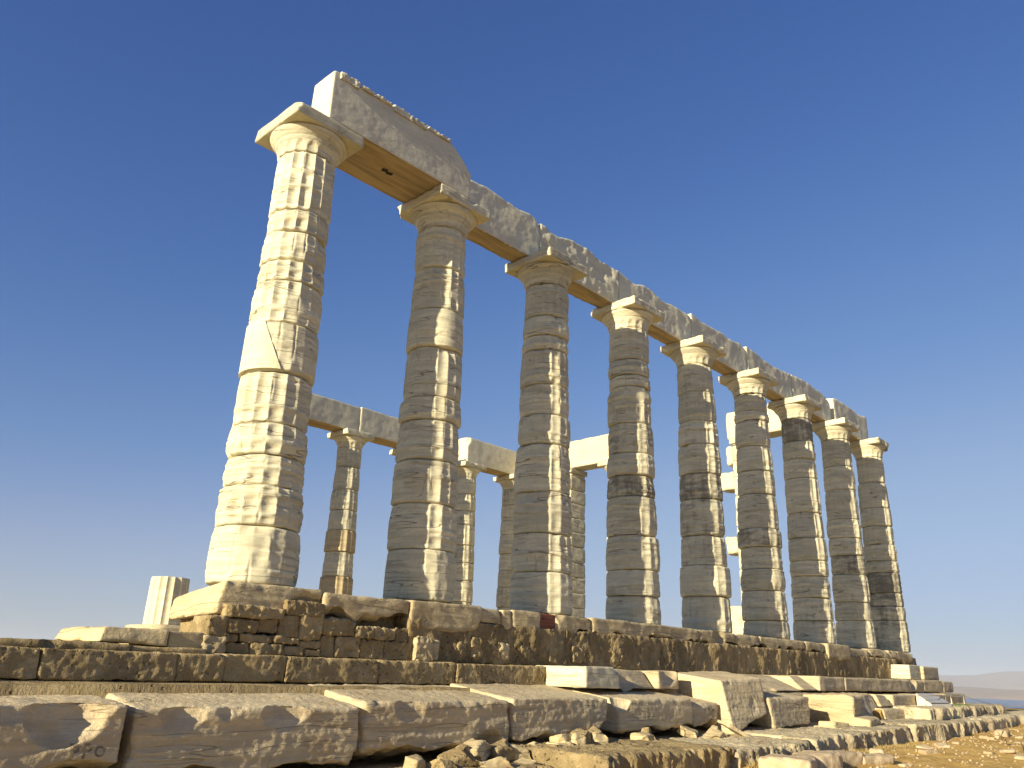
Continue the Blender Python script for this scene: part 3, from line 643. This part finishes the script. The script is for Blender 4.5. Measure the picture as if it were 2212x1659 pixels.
# ------------------------------------------------------------------ big bottom course
GFB = 'big worn marble blocks of the front course'
def fb(C, lb, seed, res=.018, er=.06, wb=.07, amp=.010, **k):
    k.setdefault('mat', M_STEP); mt = k.pop('mat'); k.setdefault('hf', .004)
    return block('marble_block', C, mt, lb, 'marble block', GFB, res=res, er=er, amp=amp, seed=seed, wb=wb, strata=.008, fray=1.4, **k)
def bx(x0, x1, xf0, xf1, yb, yf, zb, zt, ztb=None, zbf=None):
    ztb = zt+.02 if ztb is None else ztb; zbf = zb if zbf is None else zbf
    return [(xf0, yf, zbf), (xf1, yf, zbf), (x1, yb, zb), (x0, yb, zb), (xf0, yf, zt), (xf1, yf, zt), (x1, yb, ztb), (x0, yb, ztb)]
F1 = fb(bx(-4.6, -1.94, -4.6, -2.05, -.95, -2.08, -1.72, -1.195, -1.135, -1.66), 'huge block at the lower left corner with three carved letters', 500,
        cuts=[(-2.460, -2.360, -1.190, 0.410), (-2.750, -2.400, -1.110, 0.380), (-3.400, -2.500, -1.060, 0.500), (-1.880, -2.360, -1.260, 0.300)])
F2 = fb(bx(-1.91, .195, -1.97, .15, -.95, -2.06, -1.80, -1.222, -1.085, -1.74), 'longest block of the front course with a rough ledge and a pale scooped hollow', 502, er=.05,
        cuts=[(-1.58, -2.33, -1.22, .33), (-.66, -2.42, -1.18, .44), (.35, -2.30, -1.84, .42), (-1.93, -2.32, -1.16, .24), (-.9, -2.5, -1.95, .5), (-1.1, -2.75, -1.05, .72)])
F3 = fb(bx(.235, 2.24, .21, 2.22, -.95, -2.05, -1.70, -1.185, -1.045, -1.66), 'block with a deep chip in its upper edge, second from the long one', 504,
        cuts=[(.78, -2.38, -1.14, .39), (1.75, -2.70, -1.0, .68), (1.9, -2.3, -1.85, .44)])
F4 = fb(bx(2.27, 4.02, 2.27, 4.04, -.95, -2.05, -1.62, -1.155, -1.02, -1.60), 'squared block with a clean straight front and a pale left edge', 506, er=.035,
        cuts=[(4.15, -2.2, -1.75, .40), (3.2, -2.3, -1.98, .46), (4.25, -2.15, -1.0, .28), (2.6, -2.3, -.98, .26)])
F5 = fb(bx(4.10, 6.10, 4.32, 6.13, -.95, -2.02, -1.60, -1.165, -1.02, -1.56), 'block with a notched upper left corner and an undercut foot', 508, er=.05, res=.024,
        cuts=[(4.35, -2.12, -1.08, .27), (5.05, -2.1, -1.87, .36), (6.2, -2.2, -1.05, .28)])
F6 = fb(bx(6.13, 6.84, 6.16, 6.84, -.95, -2.0, -1.58, -1.22, -1.03, -1.54), 'short rounded block with faint carved signs, against the tall tilted block', 510, er=.08, res=.024, cuts=[(6.15, -2.15, -1.05, .26), (7.05, -2.2, -1.0, .36)])
J1 = fb([(6.95, -2.20, -1.66), (8.05, -2.20, -1.37), (8.5, -1.1, -1.35), (6.92, -1.1, -1.5), (6.88, -2.06, -.90), (8.08, -2.10, -.84), (8.6, -1.1, -.745), (6.90, -1.1, -.80)], 'tall tilted block standing above the others with a bright left face', 520, res=.024, er=.05, wb=0, cuts=[(6.6, -1.15, -.55, .42), (7.6, -2.6, -1.2, .46)])
J2 = fb([(8.18, -2.24, -1.62), (9.50, -2.24, -1.55), (9.6, -1.25, -1.5), (8.2, -1.2, -1.5), (8.10, -2.20, -1.14), (9.62, -2.20, -1.12), (9.8, -1.25, -1.05), (8.4, -1.2, -1.03)], 'dark tilted block right of the tall one with a striped face', 522, res=.026, er=.06, wb=0.02, cuts=[(7.95, -2.35, -.95, .30), (9.85, -2.35, -1.0, .30), (9.9, -2.35, -1.66, .36)])
J3 = fb([(10.45, -2.62, -1.64), (11.3, -2.50, -1.62), (11.6, -1.2, -1.6), (10.40, -1.2, -1.6), (10.38, -2.66, -1.10), (11.2, -2.50, -1.10), (11.6, -1.2, -1.05), (10.30, -1.3, -1.05)], 'bulky pale block with a large knobbly sunlit left face', 524, res=.03, er=.09, wb=.05, amp=.035, cuts=[(10.15, -2.75, -1.72, .34), (10.0, -1.5, -1.7, .3)], mat=M_STY)
J4 = fb([(11.95, -2.3, -1.66), (13.1, -2.2, -1.66), (13.1, -1.2, -1.6), (11.9, -1.2, -1.6), (11.9, -2.1, -1.10), (13.0, -2.0, -1.08), (13.0, -1.2, -1.05), (11.8, -1.2, -1.05)], 'broken block with a pale ridge down its left edge, above a reddish stone', 526, res=.035, er=.10, wb=.03, amp=.03, cuts=[(12.5, -2.6, -1.05, .45)])
J5 = fb([(12.80, -2.32, -1.64), (14.45, -2.40, -1.62), (14.4, -1.5, -1.6), (12.8, -1.5, -1.6), (12.72, -2.30, -1.34), (14.42, -2.38, -1.36), (14.3, -1.5, -1.30), (12.8, -1.5, -1.30)], 'low dark box-like block at the foot of the right-hand steps', 528, res=.035, er=.03, wb=0)
block('marble_block', [(13.05, -2.15, -1.32), (13.75, -2.15, -1.31), (14.0, -1.4, -1.3), (13.05, -1.4, -1.3), (13.05, -2.05, -1.08), (13.55, -2.05, -1.10), (13.7, -1.4, -1.09), (13.1, -1.4, -1.07)], M_STEP, 'small block with a pale triangular face above the low dark box-like block', 'marble block', GFB, res=.035, er=.03, amp=.012, seed=530)
for i, (a, b, lb) in enumerate([(13.8, 15.2, 'lower step block behind the white wedge'), (15.21, 17.2, 'lower step block right of the white wedge, crossed by the rope'), (17.21, 18.78, 'lower corner step block at the right end beside the sea')]):
    block('step_block', (a, b, -2.13, -1.2, -1.32, -1.085+.015*i), M_STEP, lb, 'step block', 'lowest step blocks at the right end', res=.05, er=.025, amp=.010, seed=540+i)
for i, (a, b, lb) in enumerate([(7.0, 9.0, 'core block in shade behind the tall tilted block'), (9.0, 11.8, 'flat worn block top behind the striped dark block')]):
    block('core_block', (a, b, -1.75, -1.0, -1.5, -1.075), M_STEP, lb, 'stone block', 'blocks behind the tilted ones', res=.05, er=.04, amp=.015, seed=550+i)

# ------------------------------------------------------------------ rock ledges
GL = 'rough ledge blocks along the bottom step'
def ledge(x0, x1, y0, y1, zb, z0, z1, lb, seed, res=.03, er=.06, cuts=(), mat=None):
    C = [(x0, y0, zb), (x1, y0, zb), (x1, y1, zb), (x0, y1, zb), (x0, y0+.03, z0), (x1, y0+.03, z1), (x1, y1, z1+.03), (x0, y1, z0+.03)]
    def wp(V, t):
        fr = (t[:, 1] < .3)
        n = fbm(V*np.array([2.0, 0, .5]), 1, 4, seed+3, .65)
        n2 = np.abs(pn(V*np.array([13, 0, 1.6]), 1, seed+4))
        V[:, 1] += fr*(.10*n-.035*n2)*np.clip((t[:, 2]*1.0+.4), 0, 1)
        return V
    return block('rock_ledge', C, mat or M_LEDGE, lb, 'rock ledge', GL, res=res, er=er, amp=.022, seed=seed, fray=2.4, freq=1.4, hf=.012, warp=wp, cuts=cuts)
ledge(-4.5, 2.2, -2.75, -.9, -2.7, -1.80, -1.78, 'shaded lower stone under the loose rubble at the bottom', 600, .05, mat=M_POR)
ledge(2.28, 4.92, -3.30, -1.2, -2.5, -1.645, -1.655, 'left ledge stone with streaky front at the bottom edge', 602, .022, mat=M_POR)  # brown stone here and just above; its darker tone stands in for shade
ledge(4.93, 7.1, -3.38, -1.2, -2.4, -1.70, -1.655, 'ledge stone below the tall tilted block, shadow across its top', 604, .024, cuts=[(5.6, -3.7, -1.62, .42)])
ledge(7.12, 9.6, -3.30, -1.2, -2.4, -1.63, -1.61, 'ledge stone with deep vertical clefts below the striped dark block', 606, .026)
ledge(9.6, 11.4, -3.25, -1.2, -2.3, -1.60, -1.57, 'ledge stone below the bulky pale block', 608, .03)
ledge(11.4, 12.9, -3.35, -1.2, -2.3, -1.53, -1.55, 'hummocky sunlit ledge stone', 610, .03)
ledge(12.9, 15.6, -3.30, -1.2, -2.2, -1.55, -1.53, 'wide flat ledge stone in front of the white wedge', 612, .035)
ledge(15.6, 18.3, -3.30, -1.2, -2.2, -1.52, -1.50, 'ledge stone with dark notches right of the white wedge', 614, .04)
ledge(18.3, 24.0, -3.20, -2.5, -2.2, -1.50, -1.48, 'far thin ledge stone running out of the picture on the right', 616, .06)
ledge(13.7, 16.4, -2.86, -1.2, -1.60, -1.31, -1.30, 'upper ledge stone carrying the white wedge', 620, .035, .04)
ledge(16.4, 19.3, -2.84, -1.2, -1.60, -1.29, -1.28, 'upper ledge stone ending in dark broken rock by the sea', 622, .04, .05)

# ------------------------------------------------------------------ loose rubble below the front course
GR = 'loose stones wedged under the front course'
rub = [(1.25, -2.25, -1.72, .16, .08), (1.55, -2.15, -1.68, .20, .10), (1.62, -2.35, -1.80, .22, .06), (1.92, -2.22, -1.69, .14, .10), (2.20, -2.2, -1.74, .17, .11), (2.42, -2.2, -1.70, .13, .07), (2.62, -2.25, -1.71, .20, .08), (2.90, -2.25, -1.685, .16, .075), (3.08, -2.32, -1.60, .08, .07), (3.30, -2.2, -1.61, .16, .10),
       (3.50, -2.3, -1.60, .10, .06), (2.05, -2.4, -1.82, .20, .05), (1.0, -2.3, -1.78, .14, .06), (.75, -2.2, -1.74, .10, .07), (2.95, -2.2, -1.60, .12, .06), (3.62, -2.15, -1.56, .12, .06), (4.6, -2.2, -1.62, .14, .05), (6.2, -2.3, -1.63, .20, .04), (4.9, -2.0, -1.6, .12, .08), (5.9, -2.05, -1.6, .16, .06)]
for i, (x, y, z, a, h) in enumerate(rub):
    rr_ = random.Random(i+40); b = a*rr_.uniform(.6, .9)
    o = block('loose_stone', (-a, a, -b, b, -h, h), M_STY if i % 3 else M_POR, 'loose rounded stone wedged in the dark gap under the big front blocks', 'loose stone', GR, res=.022, er=min(a, b, h)*.35, amp=.016, seed=640+i, freq=2, cuts=[(a*1.1, -b*.9, h*1.2, a*.8), (-a*1.2, -b, -h, a*.7)])
    o.location = (x, y, z); o.rotation_euler = (rr_.uniform(-.3, .3), rr_.uniform(-.4, .4), rr_.uniform(-.6, .6))
def one(nm, lb, cat, loc, dims, rot, mat, seed, er=.3, group=None, res=.03, amp=.015, **k):
    a, b, h = dims
    o = block(nm, (-a, a, -b, b, -h, h), mat, lb, cat, group, res=res, er=min(a, b, h)*er*2, amp=amp, seed=seed, **k)
    o.location = loc; o.rotation_euler = rot; return o
one('loose_slab', 'thin tilted slab leaning below the short rounded block', 'stone slab', (6.72, -2.40, -1.60), (.30, .18, .03), (.15, .45, -.5), M_STEP, 661, .5)
one('loose_stone', 'pale wedge-shaped stone lying in sun between the striped and bulky blocks', 'loose stone', (9.85, -2.48, -1.57), (.22, .16, .055), (.0, .08, -.15), M_STY, 662, .4)
one('loose_stone', 'low pointed pale stone in front of the bulky block', 'loose stone', (10.75, -2.70, -1.53), (.36, .16, .09), (.1, -.05, .1), M_STY, 663, .5)
one('loose_stone', 'small reddish stone leaning in the gap right of the bulky block', 'loose stone', (12.05, -2.45, -1.50), (.06, .08, .16), (0, -.5, 0), M_DIRT, 664, .4)
for i, (x, y, z, a, lb) in enumerate([(5.25, 2.3, .0, .26, 'pale stone on the platform just left of the fourth near column'), (8.3, 2.2, .02, .22, 'small pale stone on the platform left of the fifth near column')]):
    one('platform_stone', lb, 'loose stone', (x+2.6, y, z+.12), (a*1.6, .3, .17), (0, 0, .2), M_FRESH, 670+i, .35)

# ------------------------------------------------------------------ carved letters on the first big block
def letters(target, strs, mat, face_n=Vector((0, 1, 0))):
    me = target.data; bv = BVHTree.FromPolygons([v.co+target.location for v in me.vertices], [tuple(p.vertices) for p in me.polygons])
    for (ch, x, z, size) in strs:
        cu = bpy.data.curves.new('carved_letter', 'FONT'); cu.body = ch; cu.size = size; cu.offset = size*.022; cu.resolution_u = 4
        tmp = bpy.data.objects.new('carved_letter', cu); col.objects.link(tmp)
        dg = bpy.context.evaluated_depsgraph_get(); mm = bpy.data.meshes.new_from_object(tmp.evaluated_get(dg)); bpy.data.objects.remove(tmp)
        import bmesh
        bm = bmesh.new(); bm.from_mesh(mm); bmesh.ops.triangulate(bm, faces=bm.faces)
        for _ in range(2): bmesh.ops.subdivide_edges(bm, edges=[e for e in bm.edges if e.calc_length() > .012], cuts=1)
        for v in bm.verts:
            px, pz = x+v.co.x, z+v.co.y
            h = bv.ray_cast(Vector((px, -4, pz)), face_n)
            yy = h[0].y if h[0] is not None else -2.06
            v.co = Vector((px, yy-.0025, pz))-target.location
        bm.to_mesh(mm); bm.free(); mm.name = 'carved_letter'; mm.materials.clear(); mm.materials.append(mat)
        ob('carved_letter', mm, target)
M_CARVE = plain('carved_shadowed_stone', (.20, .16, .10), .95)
letters(F1, [('P', -2.41, -1.555, .145), ('P', -2.325, -1.552, .14), ('O', -2.235, -1.545, .10)], M_CARVE)
letters(F6, [('4', 6.45, -1.33, .07), ('8', 6.56, -1.33, .07), ('W', 6.66, -1.34, .07)], M_CARVE)

# ------------------------------------------------------------------ white wedge (sign base), rope
wd = bpy.data.meshes.new('sign_wedge')
bl, fl, fr_, br = (15.12, -2.16), (14.78, -2.56), (15.72, -2.68), (16.06, -2.24)
zb_, zt_, zf_ = -1.31, -1.045, -1.245
wv = [(bl[0], bl[1], zb_), (fl[0], fl[1], zb_), (fr_[0], fr_[1], zb_), (br[0], br[1], zb_), (bl[0], bl[1], zt_), (fl[0], fl[1], zf_), (fr_[0], fr_[1], zf_), (br[0], br[1], zt_)]
wd.from_pydata(wv, [], [(0, 3, 2, 1), (0, 1, 5, 4), (1, 2, 6, 5), (2, 3, 7, 6), (3, 0, 4, 7)]); wd.materials.append(M_WHITE)
wed = ob('sign_stand', wd, None, 'white wedge-shaped information stand on the ledge at the foot of the steps', 'sign stand')
pl = bpy.data.meshes.new('sloping_panel')
def lerp(a, b, t): return tuple(a[i]+(b[i]-a[i])*t for i in range(3))
A, B, C_, D = wv[4], wv[5], wv[6], wv[7]
def bil(uu, vv): return lerp(lerp(A, D, uu), lerp(B, C_, uu), vv)
q1 = [bil(.03, .06), bil(.97, .06), bil(.97, .94), bil(.03, .94)]
pl.from_pydata([(a, b, c+.0035) for a, b, c in q1]+[(a, b, c+.010) for a, b, c in q1], [], [(0, 1, 2, 3), (7, 6, 5, 4), (0, 4, 5, 1), (1, 5, 6, 2), (2, 6, 7, 3), (3, 7, 4, 0)])
pl.materials.append(plain('grey_panel', (.42, .41, .39), .5)); ob('sloping_panel', pl, wed)
def tube(name, pts, rad, mat, parent=None, n=8):
    V, Q = [], []
    P = [Vector(p) for p in pts]
    for i, p in enumerate(P):
        d = (P[min(i+1, len(P)-1)]-P[max(i-1, 0)]).normalized(); a = d.orthogonal().normalized(); b = d.cross(a)
        for j in range(n): V.append(p+(a*math.cos(j/n*6.2832)+b*math.sin(j/n*6.2832))*rad)
    for i in range(len(P)-1):
        for j in range(n): Q.append((i*n+j, i*n+(j+1) % n, (i+1)*n+(j+1) % n, (i+1)*n+j))
    return ob(name, mesh(name, [tuple(v) for v in V], Q, mat), parent)
rp = empty('rope_barrier', (17, -2.5, -1.3), 'thin pale rope barrier strung on two short posts along the right-hand steps', 'rope barrier')
off = np.array([17, -2.5, -1.3])
posts = [(17.0, -2.32, -1.295), (17.95, -2.32, -1.29)]
for q in posts: tube('post', [np.array(q)-off, np.array(q)+np.array([.0, 0, .20])-off], .014, M_ROPE, rp)
rpts = []
anch = [(13.3, -2.32, -1.085), (15.2, -2.5, -1.075), (17.0, -2.32, -1.095), (17.95, -2.32, -1.09)]
for a, b in zip(anch[:-1], anch[1:]):
    for t_ in np.linspace(0, 1, 9)[:-1]:
        p_ = np.array(a)*(1-t_)+np.array(b)*t_; p_[2] -= .015*math.sin(math.pi*t_); rpts.append(p_-off)
rpts.append(np.array(anch[-1])-off)
tube('rope', rpts, .009, M_ROPE, rp, 6)
t2 = [np.array((17.95, -2.32, -1.09))*(1-t_)+np.array((24.6, -2.6, -1.20))*t_-np.array([0, 0, .55*math.sin(math.pi*min(1, t_))*0.35])-off for t_ in np.linspace(0, 1, 14)]
tube('rope', t2, .008, M_ROPE, rp, 6)
q_ = np.array((24.6, -2.6, -1.20)); tube('post', [q_-np.array([0, 0, .5])-off, q_+np.array([0, 0, .03])-off], .014, M_ROPE, rp)

# ------------------------------------------------------------------ ground
def gh(X, Y):
    base = np.interp(X, [-40, -6, 2, 5, 10, 15, 18, 21, 30, 45], [-2.7, -2.5, -2.15, -1.88, -1.83, -1.80, -1.72, -1.68, -1.70, -1.85])
    yy = np.clip(-3.3-Y, 0, 30); base = base-.055*yy*np.clip((24-X)/14, 0.15, 1)
    d = np.sqrt((X-10)**2+(Y-2)**2)
    base = base-np.clip(d-34, 0, 1e9)**1.5*.12
    ins = np.clip((Y+3.1)/.8, 0, 1)*np.clip((24-X)/1.5, 0, 1)*np.clip((X+12)/1, 0, 1)*np.clip((16-Y), 0, 1)
    base = base-ins*.5
    return np.maximum(base, -64.5)
xs = np.concatenate([np.linspace(-400, -60, 12)[:-1], np.linspace(-60, 0, 41)[:-1], np.linspace(0, 32, 330)[:-1], np.linspace(32, 70, 60)[:-1], np.linspace(70, 400, 14)])
ys = np.concatenate([np.linspace(-400, -50, 12)[:-1], np.linspace(-50, -10, 50)[:-1], np.linspace(-10, -2.5, 110)[:-1], np.linspace(-2.5, 20, 50)[:-1], np.linspace(20, 80, 40)[:-1], np.linspace(80, 400, 10)])
XX, YY = np.meshgrid(xs, ys, indexing='ij'); X = XX.ravel(); Y = YY.ravel()
P = np.stack([X, Y, np.zeros_like(X)], 1)
Z = gh(X, Y)+np.where((X > -20) & (X < 60), .035*fbm(P, .9, 4, 5)+.02*np.maximum(0, fbm(P, 3.2, 3, 8))+.012*fbm(P, 9, 2, 3), 0)
a = np.arange(len(xs)*len(ys)).reshape(len(xs), len(ys))
Q = np.stack([a[:-1, :-1], a[1:, :-1], a[1:, 1:], a[:-1, 1:]], -1).reshape(-1, 4)
ground = ob('ground', mesh('ground', np.stack([X, Y, Z], 1), Q, M_DIRT), kind='structure')
gbv = BVHTree.FromPolygons([Vector(v) for v in np.stack([X, Y, Z], 1)[:]], [tuple(q) for q in Q.tolist()])
def gz(x, y):
    h = gbv.ray_cast(Vector((x, y, 5)), Vector((0, 0, -1))); return h[0].z if h[0] is not None else -2
# stones lying on the earth
GG = 'flat pale stones lying on the ochre ground'
rs_ = random.Random(77)
named = [(5.35, -3.80, .42, .30, .13, 'flat pale stone at the bottom edge below the first ledge stones'), (6.0, -3.85, .30, .22, .15, 'rounded pale boulder at the bottom edge'),
         (6.9, -3.75, .26, .2, .10, 'grey stone tucked under the clefted ledge'), (8.3, -3.75, .13, .1, .06, 'small rounded stone right under the ledge'), (7.4, -4.0, .3, .16, .07, 'long pale stone right of the rounded boulder'),
         (15.1, -3.75, .16, .12, .09, 'whitish stone alone on the earth near the ledge')]
for i, (x, y, a_, b_, h_, lb) in enumerate(named):
    one('ground_stone', lb, 'ground stone', (x, y, gz(x, y)+h_*.3), (a_, b_, h_), (0, 0, rs_.uniform(-.5, .5)), M_STONE, 700+i, .42, 'larger stones on the ground', res=.03, amp=.025, freq=1.5)
protos = []
for i in range(8):
    a_ = rs_.uniform(.08, .16)
    V, Qs = rockgeo((-a_, a_, -a_*.7, a_*.7, -.04, .04), .022, .03, .02, 730+i, freq=2)
    protos.append(mesh('ground_stone', V, Qs, M_STONE))
for i in range(48):
    t_ = rs_.random(); x = 5.6+rs_.random()**1.0*9.5; y = -3.75-rs_.random()**1.4*2.6
    o = ob('ground_stone', protos[i % 8], None, 'small flat pale stone scattered on the ochre earth in front of the ledges', 'ground stone', GG)
    s = rs_.uniform(.45, 1.25); o.scale = (s, s*rs_.uniform(.7, 1.2), s*rs_.uniform(.5, 1.1))
    o.location = (x, y, gz(x, y)+.012*s); o.rotation_euler = (rs_.uniform(-.15, .15), rs_.uniform(-.15, .15), rs_.uniform(0, 6.28))
# gravel and dry grass: uncountable
def gravel():
    V, Q = [], []; k = 0
    for i in range(3000):
        x = rs_.uniform(4.6, 30); y = -3.45-rs_.random()**1.3*(7 if x > 8 else 3.5); s = rs_.uniform(.008, .03)
        z = gz(x, y); h = s*rs_.uniform(.5, .9); a0 = rs_.uniform(0, 6.28)
        b = len(V)
        for j in range(4):
            an = a0+j*1.57+rs_.uniform(-.3, .3); V.append((x+math.cos(an)*s, y+math.sin(an)*s, z-.005))
        for j in range(4):
            an = a0+j*1.57+rs_.uniform(-.3, .3); V.append((x+math.cos(an)*s*.6, y+math.sin(an)*s*.6, z+h))
        Q += [(b+4, b+5, b+6, b+7)]+[(b+j, b+(j+1) % 4, b+4+(j+1) % 4, b+4+j) for j in range(4)]
    ob('gravel', mesh('gravel', V, Q, M_STONE, False), kind='stuff', label='loose gravel and chips scattered over the ochre earth', cat='gravel')
gravel()
def tufts(name, spots, n, hgt, spread, mat, lb, cat):
    V, Q = [], []
    for (x, y, z) in spots:
        for i in range(n):
            a = rs_.uniform(0, 6.28); px, py = x+rs_.gauss(0, spread), y+rs_.gauss(0, spread*.5); h = hgt*rs_.uniform(.4, 1.1); lx, ly = rs_.gauss(0, h*.5), rs_.gauss(0, h*.5)
            wx, wy = math.cos(a)*.004, math.sin(a)*.004; zz = z if z is not None else gz(px, py)
            b = len(V); V += [(px-wx, py-wy, zz-.01), (px+wx, py+wy, zz-.01), (px+lx*.5+wx*.7, py+ly*.5+wy*.7, zz+h*.6), (px+lx*.5-wx*.7, py+ly*.5-wy*.7, zz+h*.6), (px+lx+wx*.1, py+ly, zz+h), (px+lx-wx*.1, py+ly, zz+h)]
            Q += [(b, b+1, b+2, b+3), (b+3, b+2, b+4, b+5)]
    ob(name, mesh(name, V, Q, mat, False), kind='stuff', label=lb, cat=cat)
tufts('green_grass', [(16.2, -2.62, -1.30), (16.5, -2.6, -1.295), (16.8, -2.55, -1.295), (17.1, -2.6, -1.29)], 90, .045, .12, M_GRASS, 'low green grass growing on the upper ledge right of the white wedge', 'grass')
tufts('dry_grass', [(rs_.uniform(4.9, 11), -3.42-rs_.random()*.2, None) for _ in range(60)], 28, .07, .06, M_DRY, 'dry yellow grass along the foot of the ledges', 'dry grass')
# twigs / dry thistles
for i, (x, y, lb) in enumerate([(12.9, -4.35, 'dark dry thistle stalk standing on the earth at the right'), (11.6, -4.9, 'thin dark twig stuck in the earth near the right edge'), (14.2, -3.95, 'small bent dry twig near the ledge')]):
    z = gz(x, y); e_ = empty('dry_plant', (x, y, z), lb, 'dry plant')
    for q in range(5):
        a = rs_.uniform(0, 6.28); h = .17*rs_.uniform(.5, 1)
        tube('stem', [(0, 0, -.02), (math.cos(a)*.015, math.sin(a)*.015, h*.6), (math.cos(a)*.06, math.sin(a)*.06, h)], .005, M_TWIG, e_, 5)

# ------------------------------------------------------------------ sea and far coast
k = NT('sea_water')
wn = k.noise((.05, .05, .05), 6, .6); k.b.inputs['Specular IOR Level'].default_value = .5
M_SEA = k.end(k.mix(k.mp(wn, .4, .6), (.006, .035, .12), (.010, .05, .15)), k.bump(k.noise((.6, .6, .6), 6, .7), .5, .6), .35)
sm_ = mesh('sea', [(-25000, -25000, -60), (25000, -25000, -60), (25000, 25000, -60), (-25000, 25000, -60)], [(0, 1, 2, 3)], M_SEA, False)
ob('sea', sm_, kind='structure')
M_HILL = rock('dry_hillside', (.30, .20, .12), (.22, .155, .10), (.34, .25, .16), 1.0, .004)
def hills(name, r0, depth, prof, z0, seed, mat):
    az = np.radians(np.linspace(-40, 60, 260)); T = np.linspace(0, 1, 26)
    V = []
    for t_ in T:
        rr_ = r0+depth*t_
        cross = math.sin(math.pi*min(1, t_*1.0))**.8
        P_ = np.stack([np.cos(az)*rr_, np.sin(az)*rr_, np.zeros_like(az)], 1)
        ht = prof(np.degrees(az))*cross*(1+.25*fbm(P_, 1/900, 4, seed))+(-3 if t_ in (0, 1) else 0)
        jit = 1+.02*pn(np.stack([az*30, az*0, az*0+seed], 1), 1, seed)*(1-t_)
        V.append(np.stack([np.cos(az)*rr_*jit+CAM[0], np.sin(az)*rr_*jit+CAM[1], z0+ht], 1))
    V = np.concatenate(V); n = len(az); a = np.arange(len(T)*n).reshape(len(T), n)
    Q = np.stack([a[:-1, :-1], a[:-1, 1:], a[1:, 1:], a[1:, :-1]], -1).reshape(-1, 4)[:, ::-1]
    ob(name, mesh(name, V, Q, mat), kind='structure')
hills('near_coast', 5200, 1500, lambda d: 46+12*np.sin(np.radians(d*9+20))+np.clip((d-14), -6, 6)*1.5, -60, 3, M_HILL)
hills('far_hills', 9500, 4000, lambda d: 205+22*np.sin(np.radians(d*7+75))-np.clip(d-12, -8, 12)*5, -60, 9, M_HILL)
# ------------------------------------------------------------------ haze
hz = bpy.data.materials.new('haze_air'); hz.use_nodes = True; hn = hz.node_tree; hn.nodes.clear()
ho = hn.nodes.new('ShaderNodeOutputMaterial'); hv = hn.nodes.new('ShaderNodeVolumePrincipled')
hv.inputs['Color'].default_value = (.78, .86, 1.0, 1); hv.inputs['Density'].default_value = 1.0e-4; hv.inputs['Anisotropy'].default_value = 0.0
hn.links.new(hv.outputs[0], ho.inputs['Volume'])
HX = 16500
hb = bpy.data.meshes.new('haze')
hb.from_pydata([(-HX, -HX, -66), (HX, -HX, -66), (HX, HX, -66), (-HX, HX, -66), (-HX, -HX, 215), (HX, -HX, 215), (HX, HX, 215), (-HX, HX, 215)], [],
               [(3, 2, 1, 0), (4, 5, 6, 7), (0, 1, 5, 4), (1, 2, 6, 5), (2, 3, 7, 6), (3, 0, 4, 7)])
hb.materials.append(hz); ob('haze', hb, kind='stuff', label='thin pale air haze over the sea and far coast', cat='haze')
